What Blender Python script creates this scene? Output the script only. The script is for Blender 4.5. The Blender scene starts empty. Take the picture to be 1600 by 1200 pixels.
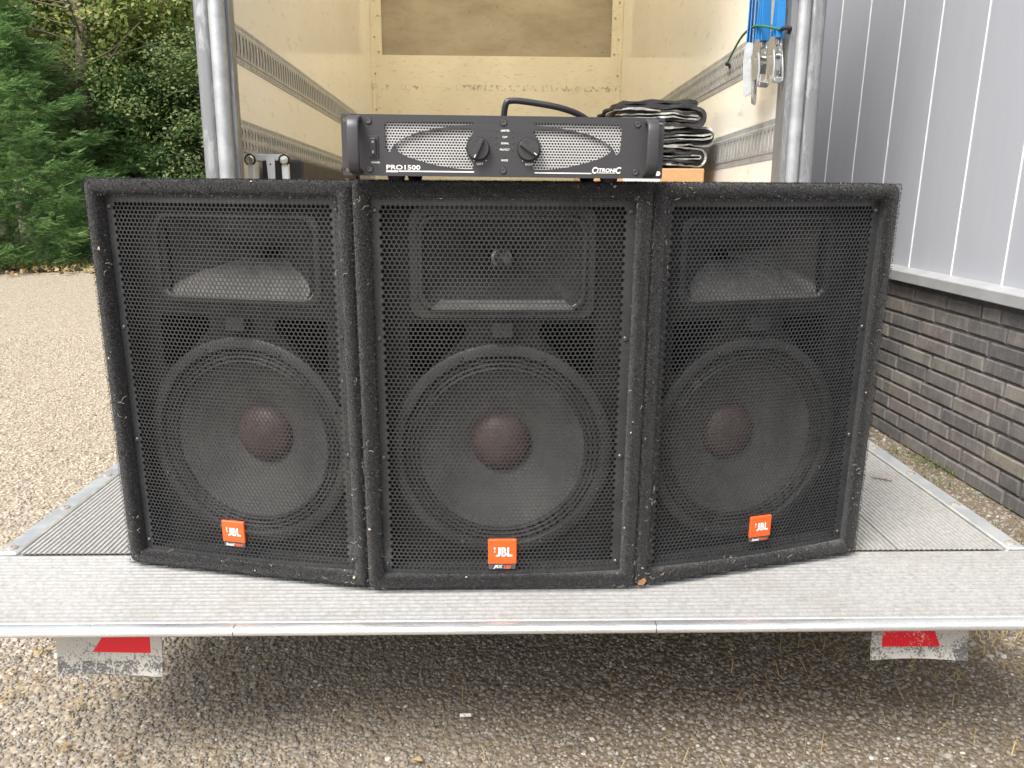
import bpy, math, random
import numpy as np
from mathutils import Vector, Matrix
from mathutils.geometry import tessellate_polygon
R = math.radians
random.seed(7)
rng = np.random.default_rng(7)
scene = bpy.context.scene
COL = scene.collection

# ------------------------------------------------------------------ camera, sky, sun, exposure
CAMZ = 1.10
cam = bpy.data.cameras.new('camera')
cam.sensor_width = 36.0
cam.lens = 27.45
cam.clip_start = 0.05
cam.clip_end = 500
camo = bpy.data.objects.new('camera', cam)
COL.objects.link(camo)
camo.matrix_world = (Matrix.Translation((0, 0, CAMZ)) @ Matrix.Rotation(R(-1.5), 4, 'Z')
                     @ Matrix.Rotation(R(90 - 14.57), 4, 'X') @ Matrix.Rotation(R(0.4), 4, 'Z'))
scene.camera = camo

SUN_EL, SUN_AZ = 52.0, -142.0          # azimuth from +Y, clockwise: the sun stands behind the camera to its left
world = bpy.data.worlds.new('World')
scene.world = world
world.use_nodes = True
wn, wl = world.node_tree.nodes, world.node_tree.links
wn.clear()
sky = wn.new('ShaderNodeTexSky')
sky.sky_type = 'NISHITA'
sky.sun_disc = False
sky.sun_elevation = R(SUN_EL)
sky.sun_rotation = R(SUN_AZ)
sky.air_density = 1.0
sky.dust_density = 4.0
hsv = wn.new('ShaderNodeHueSaturation')
hsv.inputs['Saturation'].default_value = 0.42
bg = wn.new('ShaderNodeBackground')
bg.inputs['Strength'].default_value = 0.15
wo = wn.new('ShaderNodeOutputWorld')
wl.new(sky.outputs[0], hsv.inputs['Color'])
wl.new(hsv.outputs[0], bg.inputs['Color'])
wl.new(bg.outputs[0], wo.inputs['Surface'])

sun = bpy.data.lights.new('sun', 'SUN')
sun.energy = 2.4
sun.angle = R(24)
sun.color = (1.0, 0.95, 0.87)
suno = bpy.data.objects.new('sun', sun)
COL.objects.link(suno)
sd = Vector((math.cos(R(SUN_EL)) * math.sin(R(SUN_AZ)), math.cos(R(SUN_EL)) * math.cos(R(SUN_AZ)), math.sin(R(SUN_EL))))
suno.rotation_euler = sd.to_track_quat('Z', 'Y').to_euler()

vs = scene.view_settings
vs.view_transform = 'Standard'
vs.look = 'None'
vs.exposure = 0.95
vs.gamma = 1.0
scene.render.engine = 'CYCLES'
scene.cycles.use_denoising = True
scene.cycles.max_bounces = 10
scene.cycles.diffuse_bounces = 6
scene.cycles.glossy_bounces = 4
scene.cycles.sample_clamp_indirect = 6

# ------------------------------------------------------------------ materials
def nt(name):
    m = bpy.data.materials.new(name)
    m.use_nodes = True
    n = m.node_tree.nodes
    return m, n, m.node_tree.links, n['Principled BSDF']

def coords(n, l, space='Object', scale=None):
    tc = n.new('ShaderNodeTexCoord')
    if scale is None:
        return tc.outputs[space]
    mp = n.new('ShaderNodeMapping')
    mp.inputs['Scale'].default_value = scale
    l.new(tc.outputs[space], mp.inputs['Vector'])
    return mp.outputs['Vector']

def noise(n, l, vec, scale, detail=4, rough=0.55, dist=0.0):
    t = n.new('ShaderNodeTexNoise')
    t.inputs['Scale'].default_value = scale
    t.inputs['Detail'].default_value = detail
    t.inputs['Roughness'].default_value = rough
    t.inputs['Distortion'].default_value = dist
    l.new(vec, t.inputs['Vector'])
    return t.outputs['Fac']

def ramp(n, l, fac, stops, interp='LINEAR'):
    r = n.new('ShaderNodeValToRGB')
    r.color_ramp.interpolation = interp
    e = r.color_ramp.elements
    while len(e) < len(stops):
        e.new(0.5)
    for i, (p, c) in enumerate(stops):
        e[i].position = p
        e[i].color = (c[0], c[1], c[2], 1) if not isinstance(c, (int, float)) else (c, c, c, 1)
    l.new(fac, r.inputs['Fac'])
    return r.outputs['Color']

def mix(n, l, fac, a, b, mode='MIX'):
    m = n.new('ShaderNodeMix')
    m.data_type = 'RGBA'
    m.blend_type = mode
    for sock, v in ((m.inputs[0], fac), (m.inputs[6], a), (m.inputs[7], b)):
        if isinstance(v, (int, float)):
            sock.default_value = v
        elif isinstance(v, tuple):
            sock.default_value = (v[0], v[1], v[2], 1)
        else:
            l.new(v, sock)
    return m.outputs[2]

def bump(n, l, b, h, strength=0.4, dist=0.002, normal=None):
    bp = n.new('ShaderNodeBump')
    bp.inputs['Strength'].default_value = strength
    bp.inputs['Distance'].default_value = dist
    l.new(h, bp.inputs['Height'])
    if normal is not None:
        l.new(normal, bp.inputs['Normal'])
    l.new(bp.outputs[0], b.inputs['Normal'])
    return bp.outputs[0]

MATS = {}
def pm(name, c1, c2=None, scale=8, rough=0.6, metal=0.0, bs=0.0, bscale=60, bdist=0.002, lo=0.35, hi=0.65,
       stretch=None, rvar=0.0, spec=0.5, space='Object'):
    m, n, l, b = nt(name)
    v = coords(n, l, space, stretch)
    b.inputs['Roughness'].default_value = rough
    b.inputs['Metallic'].default_value = metal
    b.inputs['Specular IOR Level'].default_value = spec
    if c2 is None:
        c2 = tuple(x * 0.8 for x in c1)
    f = noise(n, l, v, scale, 6)
    l.new(ramp(n, l, f, [(lo, c1), (hi, c2)]), b.inputs['Base Color'])
    if rvar:
        f2 = noise(n, l, v, scale * 2.3, 5)
        l.new(ramp(n, l, f2, [(0.3, max(0, rough - rvar)), (0.7, min(1, rough + rvar))]), b.inputs['Roughness'])
    if bs:
        bump(n, l, b, noise(n, l, v, bscale, 5), bs, bdist)
    MATS[name] = m
    return m

# speaker materials
def carpet_mat():
    m, n, l, b = nt('carpet')
    v = coords(n, l)
    f = noise(n, l, v, 420, 3, 0.75)
    big = noise(n, l, v, 9, 5, 0.6)
    fine = ramp(n, l, f, [(0.36, (0.003, 0.003, 0.0034)), (0.50, (0.0095, 0.0095, 0.0105)), (0.68, (0.062, 0.061, 0.063))])
    dusty = ramp(n, l, big, [(0.45, 0.0), (0.75, 0.55)])
    l.new(mix(n, l, dusty, fine, (0.026, 0.0255, 0.025)), b.inputs['Base Color'])
    b.inputs['Roughness'].default_value = 1.0
    b.inputs['Specular IOR Level'].default_value = 0.15
    b.inputs['Sheen Weight'].default_value = 0.25
    f2 = noise(n, l, v, 300, 4, 0.75)
    bump(n, l, b, f2, 1.0, 0.005)
    return m
MATS['carpet'] = carpet_mat()
pm('grille_paint', (0.029, 0.031, 0.033), (0.045, 0.046, 0.048), 14, 0.30, 0.0, 0.15, 900, 0.0004, rvar=0.1)
pm('baffle_black', (0.008, 0.008, 0.008), (0.014, 0.014, 0.0135), 20, 0.7, bs=0.2, bscale=200)
pm('horn_grey', (0.045, 0.045, 0.046), (0.065, 0.064, 0.062), 9, 0.26, rvar=0.08)
pm('lit_horn_plastic', (0.16, 0.158, 0.152), (0.25, 0.246, 0.235), 16, 0.6)  # paler horn plastic: sky light and lip highlight put into the colour
pm('horn_plastic', (0.050, 0.050, 0.052), (0.075, 0.073, 0.071), 9, 0.22, rvar=0.08)
pm('cone_paper', (0.075, 0.075, 0.077), (0.115, 0.112, 0.108), 14, 0.62, bs=0.2, bscale=160)
pm('surround', (0.045, 0.045, 0.046), (0.075, 0.073, 0.070), 12, 0.5)
pm('dust_cap', (0.085, 0.055, 0.051), (0.125, 0.088, 0.082), 22, 0.5)
pm('throat_metal', (0.35, 0.35, 0.34), (0.5, 0.5, 0.48), 90, 0.35, 0.8)
pm('rubber', (0.012, 0.012, 0.012), (0.02, 0.02, 0.02), 30, 0.75)
pm('screw_dark', (0.09, 0.09, 0.09), (0.16, 0.16, 0.16), 200, 0.35, 0.8)
pm('badge_orange', (0.86, 0.105, 0.018), (0.80, 0.10, 0.02), 40, 0.35, lo=0.3, hi=0.8)
pm('badge_orange_text', (0.85, 0.13, 0.04), None, 40, 0.4)
pm('badge_black', (0.05, 0.05, 0.055), (0.09, 0.09, 0.09), 120, 0.4)
pm('white_print', (0.82, 0.80, 0.78), (0.74, 0.72, 0.70), 80, 0.5)
pm('lint', (0.55, 0.48, 0.40), (0.34, 0.26, 0.17), 300, 0.95)
pm('bare_wood', (0.42, 0.22, 0.10), (0.30, 0.14, 0.06), 90, 0.8)
# amplifier
def anod():
    m, n, l, b = nt('anodised_black')
    v = coords(n, l, 'Object', (6, 6, 700))
    f = noise(n, l, v, 3, 4)
    l.new(ramp(n, l, f, [(0.3, (0.042, 0.041, 0.046)), (0.7, (0.058, 0.056, 0.062))]), b.inputs['Base Color'])
    b.inputs['Metallic'].default_value = 0.25
    b.inputs['Roughness'].default_value = 0.42
    bump(n, l, b, f, 0.12, 0.0003)
    return m
MATS['anodised_black'] = anod()
pm('amp_case', (0.018, 0.018, 0.02), (0.03, 0.03, 0.03), 30, 0.5)
pm('silver_mesh', (0.66, 0.66, 0.66), (0.75, 0.75, 0.74), 60, 0.4, 0.25)
pm('knob', (0.030, 0.031, 0.033), (0.045, 0.045, 0.047), 60, 0.42)
pm('cable_black', (0.014, 0.014, 0.015), (0.022, 0.022, 0.023), 20, 0.33)
# truck
def wall_cream():
    m, n, l, b = nt('cream_gelcoat')
    v = coords(n, l)
    f = noise(n, l, v, 2.2, 6)
    base = ramp(n, l, f, [(0.35, (0.76, 0.73, 0.66)), (0.65, (0.80, 0.77, 0.70))])
    s = noise(n, l, coords(n, l, 'Object', (1, 0.35, 1.0)), 26, 7, 0.7)
    spots = ramp(n, l, s, [(0.58, 0.0), (0.70, 0.5)])
    l.new(mix(n, l, spots, base, (0.42, 0.35, 0.25)), b.inputs['Base Color'])
    b.inputs['Roughness'].default_value = 0.10
    b.inputs['Specular IOR Level'].default_value = 0.6
    bump(n, l, b, noise(n, l, v, 5, 3), 0.12, 0.004)
    return m
MATS['cream_gelcoat'] = wall_cream()
def front_cream():
    m, n, l, b = nt('cream_front_wall')
    v = coords(n, l)
    f = noise(n, l, v, 3, 6)
    base = ramp(n, l, f, [(0.35, (0.74, 0.68, 0.54)), (0.65, (0.81, 0.75, 0.61))])
    # scuffs: long thin horizontal rubbed marks, and one band of smudged stencilling
    s = noise(n, l, coords(n, l, 'Object', (6, 6, 22)), 3.0, 7, 0.75)
    spots = ramp(n, l, s, [(0.56, 0.0), (0.68, 0.6)])
    c1 = mix(n, l, spots, base, (0.40, 0.30, 0.17))
    sep = n.new('ShaderNodeSeparateXYZ')
    l.new(coords(n, l), sep.inputs[0])
    band = ramp(n, l, sep.outputs['Z'], [(0.0, 0.0), (0.5, 0.0)])
    mr = n.new('ShaderNodeMath'); mr.operation = 'SUBTRACT'; l.new(sep.outputs['Z'], mr.inputs[0]); mr.inputs[1].default_value = 1.925
    ab = n.new('ShaderNodeMath'); ab.operation = 'ABSOLUTE'; l.new(mr.outputs[0], ab.inputs[0])
    lt = n.new('ShaderNodeMath'); lt.operation = 'LESS_THAN'; l.new(ab.outputs[0], lt.inputs[0]); lt.inputs[1].default_value = 0.022
    let = noise(n, l, coords(n, l, 'Object', (1, 1, 0.7)), 42, 3, 0.6)
    grp = noise(n, l, coords(n, l, 'Object', (1, 1, 0.01)), 6, 2, 0.5)
    lm = ramp(n, l, let, [(0.53, 0.0), (0.60, 0.55)])
    gm = ramp(n, l, grp, [(0.42, 0.0), (0.5, 1.0)])
    k = n.new('ShaderNodeMath'); k.operation = 'MULTIPLY'; l.new(lm, k.inputs[0]); l.new(lt.outputs[0], k.inputs[1])
    k2 = n.new('ShaderNodeMath'); k2.operation = 'MULTIPLY'; l.new(k.outputs[0], k2.inputs[0]); l.new(gm, k2.inputs[1])
    l.new(mix(n, l, k2.outputs[0], c1, (0.16, 0.11, 0.06)), b.inputs['Base Color'])
    b.inputs['Roughness'].default_value = 0.35
    bump(n, l, b, noise(n, l, v, 8, 4), 0.15, 0.004)
    return m
MATS['cream_front_wall'] = front_cream()
def brown_ply():
    m, n, l, b = nt('dirty_plywood')
    v = coords(n, l, 'Object', (1.0, 1, 2.2))
    f = noise(n, l, v, 2.0, 9, 0.7, 0.2)
    base = ramp(n, l, f, [(0.3, (0.26, 0.215, 0.15)), (0.55, (0.37, 0.32, 0.24)), (0.8, (0.44, 0.395, 0.315))])
    s = noise(n, l, coords(n, l, 'Object', (5, 1, 16)), 3, 6, 0.7)
    l.new(mix(n, l, ramp(n, l, s, [(0.62, 0.0), (0.72, 0.75)]), base, (0.06, 0.045, 0.03)), b.inputs['Base Color'])
    b.inputs['Roughness'].default_value = 0.55
    return m
MATS['dirty_plywood'] = brown_ply()
def roof_mat():
    m, n, l, b = nt('translucent_roof')
    out = n['Material Output']
    tr = n.new('ShaderNodeBsdfTranslucent')
    tr.inputs['Color'].default_value = (1.0, 0.945, 0.79, 1)
    df = n.new('ShaderNodeBsdfDiffuse')
    df.inputs['Color'].default_value = (0.75, 0.70, 0.55, 1)
    ms = n.new('ShaderNodeMixShader')
    f = noise(n, l, coords(n, l), 3, 4)
    l.new(ramp(n, l, f, [(0.3, 0.05), (0.7, 0.12)]), ms.inputs[0])
    l.new(tr.outputs[0], ms.inputs[1])
    l.new(df.outputs[0], ms.inputs[2])
    l.new(ms.outputs[0], out.inputs['Surface'])
    n.remove(b)
    return m
MATS['translucent_roof'] = roof_mat()
pm('truck_white', (0.72, 0.72, 0.70), (0.62, 0.61, 0.58), 3, 0.35)
pm('galvanised', (0.30, 0.315, 0.325), (0.42, 0.435, 0.445), 18, 0.45, 0.5, 0.25, 60, 0.002, rvar=0.12)
pm('galvanised_rail', (0.29, 0.30, 0.31), (0.39, 0.40, 0.41), 22, 0.42, 0.25, rvar=0.12)
def worn_steel():
    m, n, l, b = nt('worn_grey_paint')
    f = noise(n, l, coords(n, l, 'Object', (14, 14, 3.2)), 2.2, 7, 0.7, 0.3)
    w = ramp(n, l, f, [(0.50, 0.0), (0.58, 1.0)])
    l.new(mix(n, l, w, (0.19, 0.195, 0.205), (0.32, 0.33, 0.34)), b.inputs['Base Color'])
    l.new(ramp(n, l, f, [(0.48, 0.25), (0.56, 0.7)]), b.inputs['Metallic'])
    b.inputs['Roughness'].default_value = 0.45
    bump(n, l, b, f, 0.35, 0.004)
    return m
MATS['worn_grey_paint'] = worn_steel()
def deck_mat():
    m, n, l, b = nt('worn_aluminium')
    f = noise(n, l, coords(n, l, 'Object', (1.0, 1.0, 1)), 7, 8, 0.7)
    g = noise(n, l, coords(n, l, 'Object', (3, 3, 1)), 30, 6, 0.75)
    base = ramp(n, l, g, [(0.30, (0.31, 0.308, 0.302)), (0.52, (0.435, 0.433, 0.428)), (0.72, (0.53, 0.53, 0.527))])
    rust = ramp(n, l, f, [(0.50, 0.0), (0.74, 0.38)])
    c = mix(n, l, rust, base, (0.30, 0.265, 0.205))
    pits = noise(n, l, coords(n, l, 'Object', (0.6, 1.4, 1)), 160, 4, 0.7)
    c = mix(n, l, ramp(n, l, pits, [(0.68, 0.0), (0.73, 0.6)]), c, (0.14, 0.13, 0.12))
    l.new(c, b.inputs['Base Color'])
    b.inputs['Metallic'].default_value = 0.35
    l.new(ramp(n, l, g, [(0.3, 0.62), (0.7, 0.42)]), b.inputs['Roughness'])
    bump(n, l, b, pits, 0.3, 0.001)
    return m
MATS['worn_aluminium'] = deck_mat()
pm('groove_dirt', (0.030, 0.028, 0.025), (0.085, 0.078, 0.068), 60, 0.8)
pm('groove_dust', (0.10, 0.096, 0.088), (0.20, 0.19, 0.175), 60, 0.8)
pm('bright_aluminium', (0.66, 0.67, 0.68), (0.78, 0.79, 0.80), 14, 0.28, 0.75, 0.3, 70, 0.0015, rvar=0.1, stretch=(0.6, 3, 3))
pm('edge_aluminium', (0.50, 0.52, 0.54), (0.64, 0.66, 0.67), 14, 0.4, 0.7, 0.3, 60, 0.002, rvar=0.12)
pm('bolt_rusty', (0.42, 0.39, 0.36), (0.30, 0.25, 0.21), 160, 0.6, 0.4)
def flag_mat(name, base, dark, thr):
    m, n, l, b = nt(name)
    v = coords(n, l)
    f = noise(n, l, v, 240, 3, 0.7)
    g = noise(n, l, v, 16, 4, 0.6)
    add = n.new('ShaderNodeMath'); add.operation = 'ADD'
    l.new(f, add.inputs[0]); l.new(g, add.inputs[1])
    hf = n.new('ShaderNodeMath'); hf.operation = 'MULTIPLY'; hf.inputs[1].default_value = 0.5
    l.new(add.outputs[0], hf.inputs[0])
    l.new(mix(n, l, ramp(n, l, hf.outputs[0], [(thr, 0.0), (thr + 0.05, 1.0)]), base, dark), b.inputs['Base Color'])
    b.inputs['Roughness'].default_value = 0.45
    return m
MATS['flag_white'] = flag_mat('flag_white', (0.44, 0.425, 0.39), (0.14, 0.14, 0.14), 0.515)
MATS['flag_scraped'] = flag_mat('flag_scraped', (0.43, 0.415, 0.385), (0.10, 0.10, 0.10), 0.485)
MATS['flag_red'] = flag_mat('flag_red', (0.62, 0.005, 0.018), (0.55, 0.42, 0.40), 0.565)
# things in the truck
pm('black_cloth', (0.012, 0.012, 0.014), (0.03, 0.03, 0.034), 30, 0.75, bs=0.5, bscale=60, bdist=0.006)
pm('silver_foil', (0.62, 0.62, 0.60), (0.36, 0.36, 0.35), 26, 0.28, 0.6, bs=0.7, bscale=45, bdist=0.008)
pm('cardboard', (0.47, 0.28, 0.14), (0.42, 0.25, 0.12), 30, 0.85)
pm('paper_white', (0.76, 0.76, 0.74), (0.70, 0.70, 0.68), 30, 0.8)
pm('zinc', (0.56, 0.57, 0.57), (0.44, 0.45, 0.45), 25, 0.26, 0.9)
pm('white_tube', (0.70, 0.72, 0.73), (0.60, 0.62, 0.63), 20, 0.35, 0.3)
pm('black_case', (0.016, 0.016, 0.017), (0.03, 0.03, 0.03), 20, 0.55)
pm('bungee_green', (0.01, 0.16, 0.07), (0.02, 0.10, 0.05), 120, 0.6)
pm('red_plastic', (0.62, 0.03, 0.02), None, 20, 0.4)
def webbing():
    m, n, l, b = nt('blue_webbing')
    w = n.new('ShaderNodeTexWave')
    w.inputs['Scale'].default_value = 130
    w.bands_direction = 'Z'
    l.new(coords(n, l), w.inputs['Vector'])
    l.new(ramp(n, l, w.outputs['Fac'], [(0.2, (0.02, 0.17, 0.48)), (0.8, (0.035, 0.30, 0.70))]), b.inputs['Base Color'])
    b.inputs['Roughness'].default_value = 0.6
    bump(n, l, b, w.outputs['Fac'], 0.4, 0.001)
    return m
MATS['blue_webbing'] = webbing()
# building
def brick_mat():
    m, n, l, b = nt('grey_brick')
    oi = n.new('ShaderNodeObjectInfo')
    base = ramp(n, l, oi.outputs['Random'], [(0.0, (0.10, 0.096, 0.096)), (0.3, (0.14, 0.132, 0.128)), (0.55, (0.18, 0.165, 0.148)),
                                             (0.75, (0.155, 0.133, 0.126)), (0.9, (0.22, 0.20, 0.165)), (1.0, (0.175, 0.168, 0.162))])
    v = coords(n, l, 'Object', (1, 1, 1))
    wv = n.new('ShaderNodeTexCoord')
    geo = n.new('ShaderNodeNewGeometry')
    st = n.new('ShaderNodeMapping'); st.inputs['Scale'].default_value = (1, 1, 0.16)
    l.new(geo.outputs['Position'], st.inputs['Vector'])
    s = noise(n, l, st.outputs[0], 48, 5, 0.7)
    c = mix(n, l, ramp(n, l, s, [(0.48, 0.0), (0.74, 0.55)]), base, (0.29, 0.28, 0.265))
    d = noise(n, l, geo.outputs['Position'], 9, 6, 0.7)
    c = mix(n, l, ramp(n, l, d, [(0.45, 0.0), (0.70, 0.7)]), c, (0.065, 0.060, 0.060))
    f = noise(n, l, geo.outputs['Position'], 180, 4, 0.7)
    c = mix(n, l, ramp(n, l, f, [(0.35, 0.35), (0.55, 0.0)]), c, (0.05, 0.045, 0.045))
    l.new(c, b.inputs['Base Color'])
    b.inputs['Roughness'].default_value = 0.85
    bump(n, l, b, f, 0.6, 0.003)
    return m
MATS['grey_brick'] = brick_mat()
pm('mortar', (0.085, 0.082, 0.078), (0.15, 0.145, 0.137), 30, 0.95, bs=0.7, bscale=160, bdist=0.004)
def panel_mat():
    m, n, l, b = nt('grey_aluminium_panel')
    oi = n.new('ShaderNodeObjectInfo')
    base = ramp(n, l, oi.outputs['Random'], [(0.0, (0.36, 0.375, 0.415)), (1.0, (0.39, 0.405, 0.44))])
    geo = n.new('ShaderNodeNewGeometry')
    st = n.new('ShaderNodeMapping'); st.inputs['Scale'].default_value = (1, 1, 0.12)
    l.new(geo.outputs['Position'], st.inputs['Vector'])
    s = noise(n, l, st.outputs[0], 14, 6, 0.65)
    c = mix(n, l, ramp(n, l, s, [(0.4, 0.0), (0.8, 0.35)]), base, (0.31, 0.32, 0.35))
    f = noise(n, l, geo.outputs['Position'], 60, 4, 0.75)
    c = mix(n, l, ramp(n, l, f, [(0.70, 0.0), (0.76, 0.5)]), c, (0.22, 0.22, 0.22))
    l.new(c, b.inputs['Base Color'])
    b.inputs['Metallic'].default_value = 0.0
    b.inputs['Specular IOR Level'].default_value = 0.25
    b.inputs['Roughness'].default_value = 0.55
    bump(n, l, b, noise(n, l, geo.outputs['Position'], 3, 3), 0.1, 0.01)
    return m
MATS['grey_aluminium_panel'] = panel_mat()
pm('joint_white', (0.70, 0.71, 0.72), (0.60, 0.61, 0.62), 20, 0.4)
pm('sill_aluminium', (0.50, 0.51, 0.52), (0.42, 0.43, 0.44), 10, 0.4, 0.4)
pm('soil', (0.05, 0.042, 0.032), (0.085, 0.07, 0.052), 14, 0.95, bs=0.8, bscale=90, bdist=0.01)
# ground
def ground_mat():
    m, n, l, b = nt('gravel_ground')
    v = coords(n, l)
    vo = n.new('ShaderNodeTexVoronoi')
    vo.inputs['Scale'].default_value = 75
    l.new(v, vo.inputs['Vector'])
    sepc = n.new('ShaderNodeSeparateColor')
    l.new(vo.outputs['Color'], sepc.inputs[0])
    stone = ramp(n, l, sepc.outputs[0], [(0.0, (0.20, 0.165, 0.125)), (0.25, (0.32, 0.27, 0.205)), (0.5, (0.40, 0.345, 0.27)), (0.75, (0.31, 0.28, 0.235)), (1.0, (0.50, 0.45, 0.37))])
    big = noise(n, l, v, 0.6, 6, 0.6)
    stone = mix(n, l, ramp(n, l, big, [(0.35, 0.0), (0.7, 0.25)]), stone, (0.38, 0.30, 0.20))
    dk = ramp(n, l, vo.outputs['Distance'], [(0.35, 0.0), (0.8, 0.65)])
    c = mix(n, l, dk, stone, (0.20, 0.165, 0.13))
    sep = n.new('ShaderNodeSeparateXYZ'); l.new(v, sep.inputs[0])
    wob = noise(n, l, v, 2.2, 5, 0.6)
    ad = n.new('ShaderNodeMath'); ad.operation = 'ADD'; l.new(sep.outputs['X'], ad.inputs[0]); l.new(wob, ad.inputs[1])
    dirt = n.new('ShaderNodeMapRange'); dirt.inputs['From Min'].default_value = -0.25; dirt.inputs['From Max'].default_value = 0.75
    l.new(ad.outputs[0], dirt.inputs['Value'])
    soilc = ramp(n, l, noise(n, l, v, 130, 7, 0.8), [(0.32, (0.06, 0.048, 0.035)), (0.5, (0.15, 0.122, 0.092)), (0.68, (0.30, 0.25, 0.19))])
    c = mix(n, l, dirt.outputs[0], c, soilc)
    l.new(c, b.inputs['Base Color'])
    b.inputs['Roughness'].default_value = 0.95
    b.inputs['Specular IOR Level'].default_value = 0.2
    inv = n.new('ShaderNodeMath'); inv.operation = 'SUBTRACT'; inv.inputs[0].default_value = 1.0; l.new(vo.outputs['Distance'], inv.inputs[1])
    bump(n, l, b, inv.outputs[0], 0.7, 0.008)
    return m
MATS['gravel_ground'] = ground_mat()
def island_mat(name, stops, rough=0.7, trans=0.0, spec=0.3):
    m, n, l, b = nt(name)
    geo = n.new('ShaderNodeNewGeometry')
    c = ramp(n, l, geo.outputs['Random Per Island'], stops)
    l.new(c, b.inputs['Base Color'])
    b.inputs['Roughness'].default_value = rough
    b.inputs['Specular IOR Level'].default_value = spec
    if trans:
        out = n['Material Output']
        tr = n.new('ShaderNodeBsdfTranslucent')
        l.new(c, tr.inputs['Color'])
        ms = n.new('ShaderNodeMixShader')
        ms.inputs[0].default_value = trans
        l.new(b.outputs[0], ms.inputs[1]); l.new(tr.outputs[0], ms.inputs[2])
        l.new(ms.outputs[0], out.inputs['Surface'])
    MATS[name] = m
    return m
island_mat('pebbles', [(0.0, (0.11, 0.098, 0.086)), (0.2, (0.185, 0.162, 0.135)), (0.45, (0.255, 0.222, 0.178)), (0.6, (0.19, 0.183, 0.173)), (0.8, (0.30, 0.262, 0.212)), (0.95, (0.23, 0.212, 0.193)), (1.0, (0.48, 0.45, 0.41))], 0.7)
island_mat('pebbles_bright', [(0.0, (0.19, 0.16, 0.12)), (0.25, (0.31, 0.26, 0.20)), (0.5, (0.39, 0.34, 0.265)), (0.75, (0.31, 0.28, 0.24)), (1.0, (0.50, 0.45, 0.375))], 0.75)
island_mat('fibre', [(0.0, (0.006, 0.006, 0.0065)), (0.6, (0.016, 0.016, 0.017)), (0.88, (0.070, 0.069, 0.070)), (1.0, (0.20, 0.195, 0.19))], 1.0)
island_mat('straw', [(0.0, (0.34, 0.24, 0.10)), (0.5, (0.46, 0.34, 0.15)), (1.0, (0.30, 0.27, 0.11))], 0.8, 0.2)
island_mat('grass', [(0.0, (0.06, 0.10, 0.025)), (0.6, (0.10, 0.15, 0.04)), (1.0, (0.26, 0.22, 0.09))], 0.7, 0.25)
island_mat('litter', [(0.0, (0.20, 0.12, 0.065)), (0.5, (0.32, 0.22, 0.11)), (1.0, (0.30, 0.25, 0.12))], 0.8)
island_mat('conifer_green', [(0.0, (0.080, 0.165, 0.066)), (0.5, (0.16, 0.295, 0.105)), (0.85, (0.25, 0.39, 0.14)), (1.0, (0.35, 0.47, 0.18))], 0.6, 0.45)
island_mat('conifer_dark', [(0.0, (0.045, 0.10, 0.038)), (0.6, (0.085, 0.17, 0.055)), (1.0, (0.14, 0.24, 0.075))], 0.6, 0.35)
island_mat('leaf_dark', [(0.0, (0.060, 0.105, 0.045)), (0.5, (0.13, 0.205, 0.078)), (0.85, (0.23, 0.30, 0.11)), (1.0, (0.34, 0.36, 0.14))], 0.45, 0.5)
island_mat('leaf_mid', [(0.0, (0.08, 0.145, 0.048)), (0.6, (0.16, 0.25, 0.075)), (1.0, (0.27, 0.33, 0.105))], 0.5, 0.4)
island_mat('leaf_yellow', [(0.0, (0.15, 0.22, 0.062)), (0.6, (0.29, 0.36, 0.105)), (0.9, (0.42, 0.45, 0.15)), (1.0, (0.36, 0.27, 0.13))], 0.5, 0.45)
pm('bark', (0.17, 0.14, 0.11), (0.26, 0.22, 0.18), 12, 0.95, bs=0.8, bscale=40, bdist=0.02, stretch=(3, 3, 0.6))
pm('tyre', (0.02, 0.02, 0.02), (0.035, 0.033, 0.03), 20, 0.85)
pm('chassis_black', (0.03, 0.03, 0.03), (0.05, 0.045, 0.04), 12, 0.7)
pm('floor_ply', (0.16, 0.11, 0.07), (0.22, 0.16, 0.10), 8, 0.6)

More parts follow.
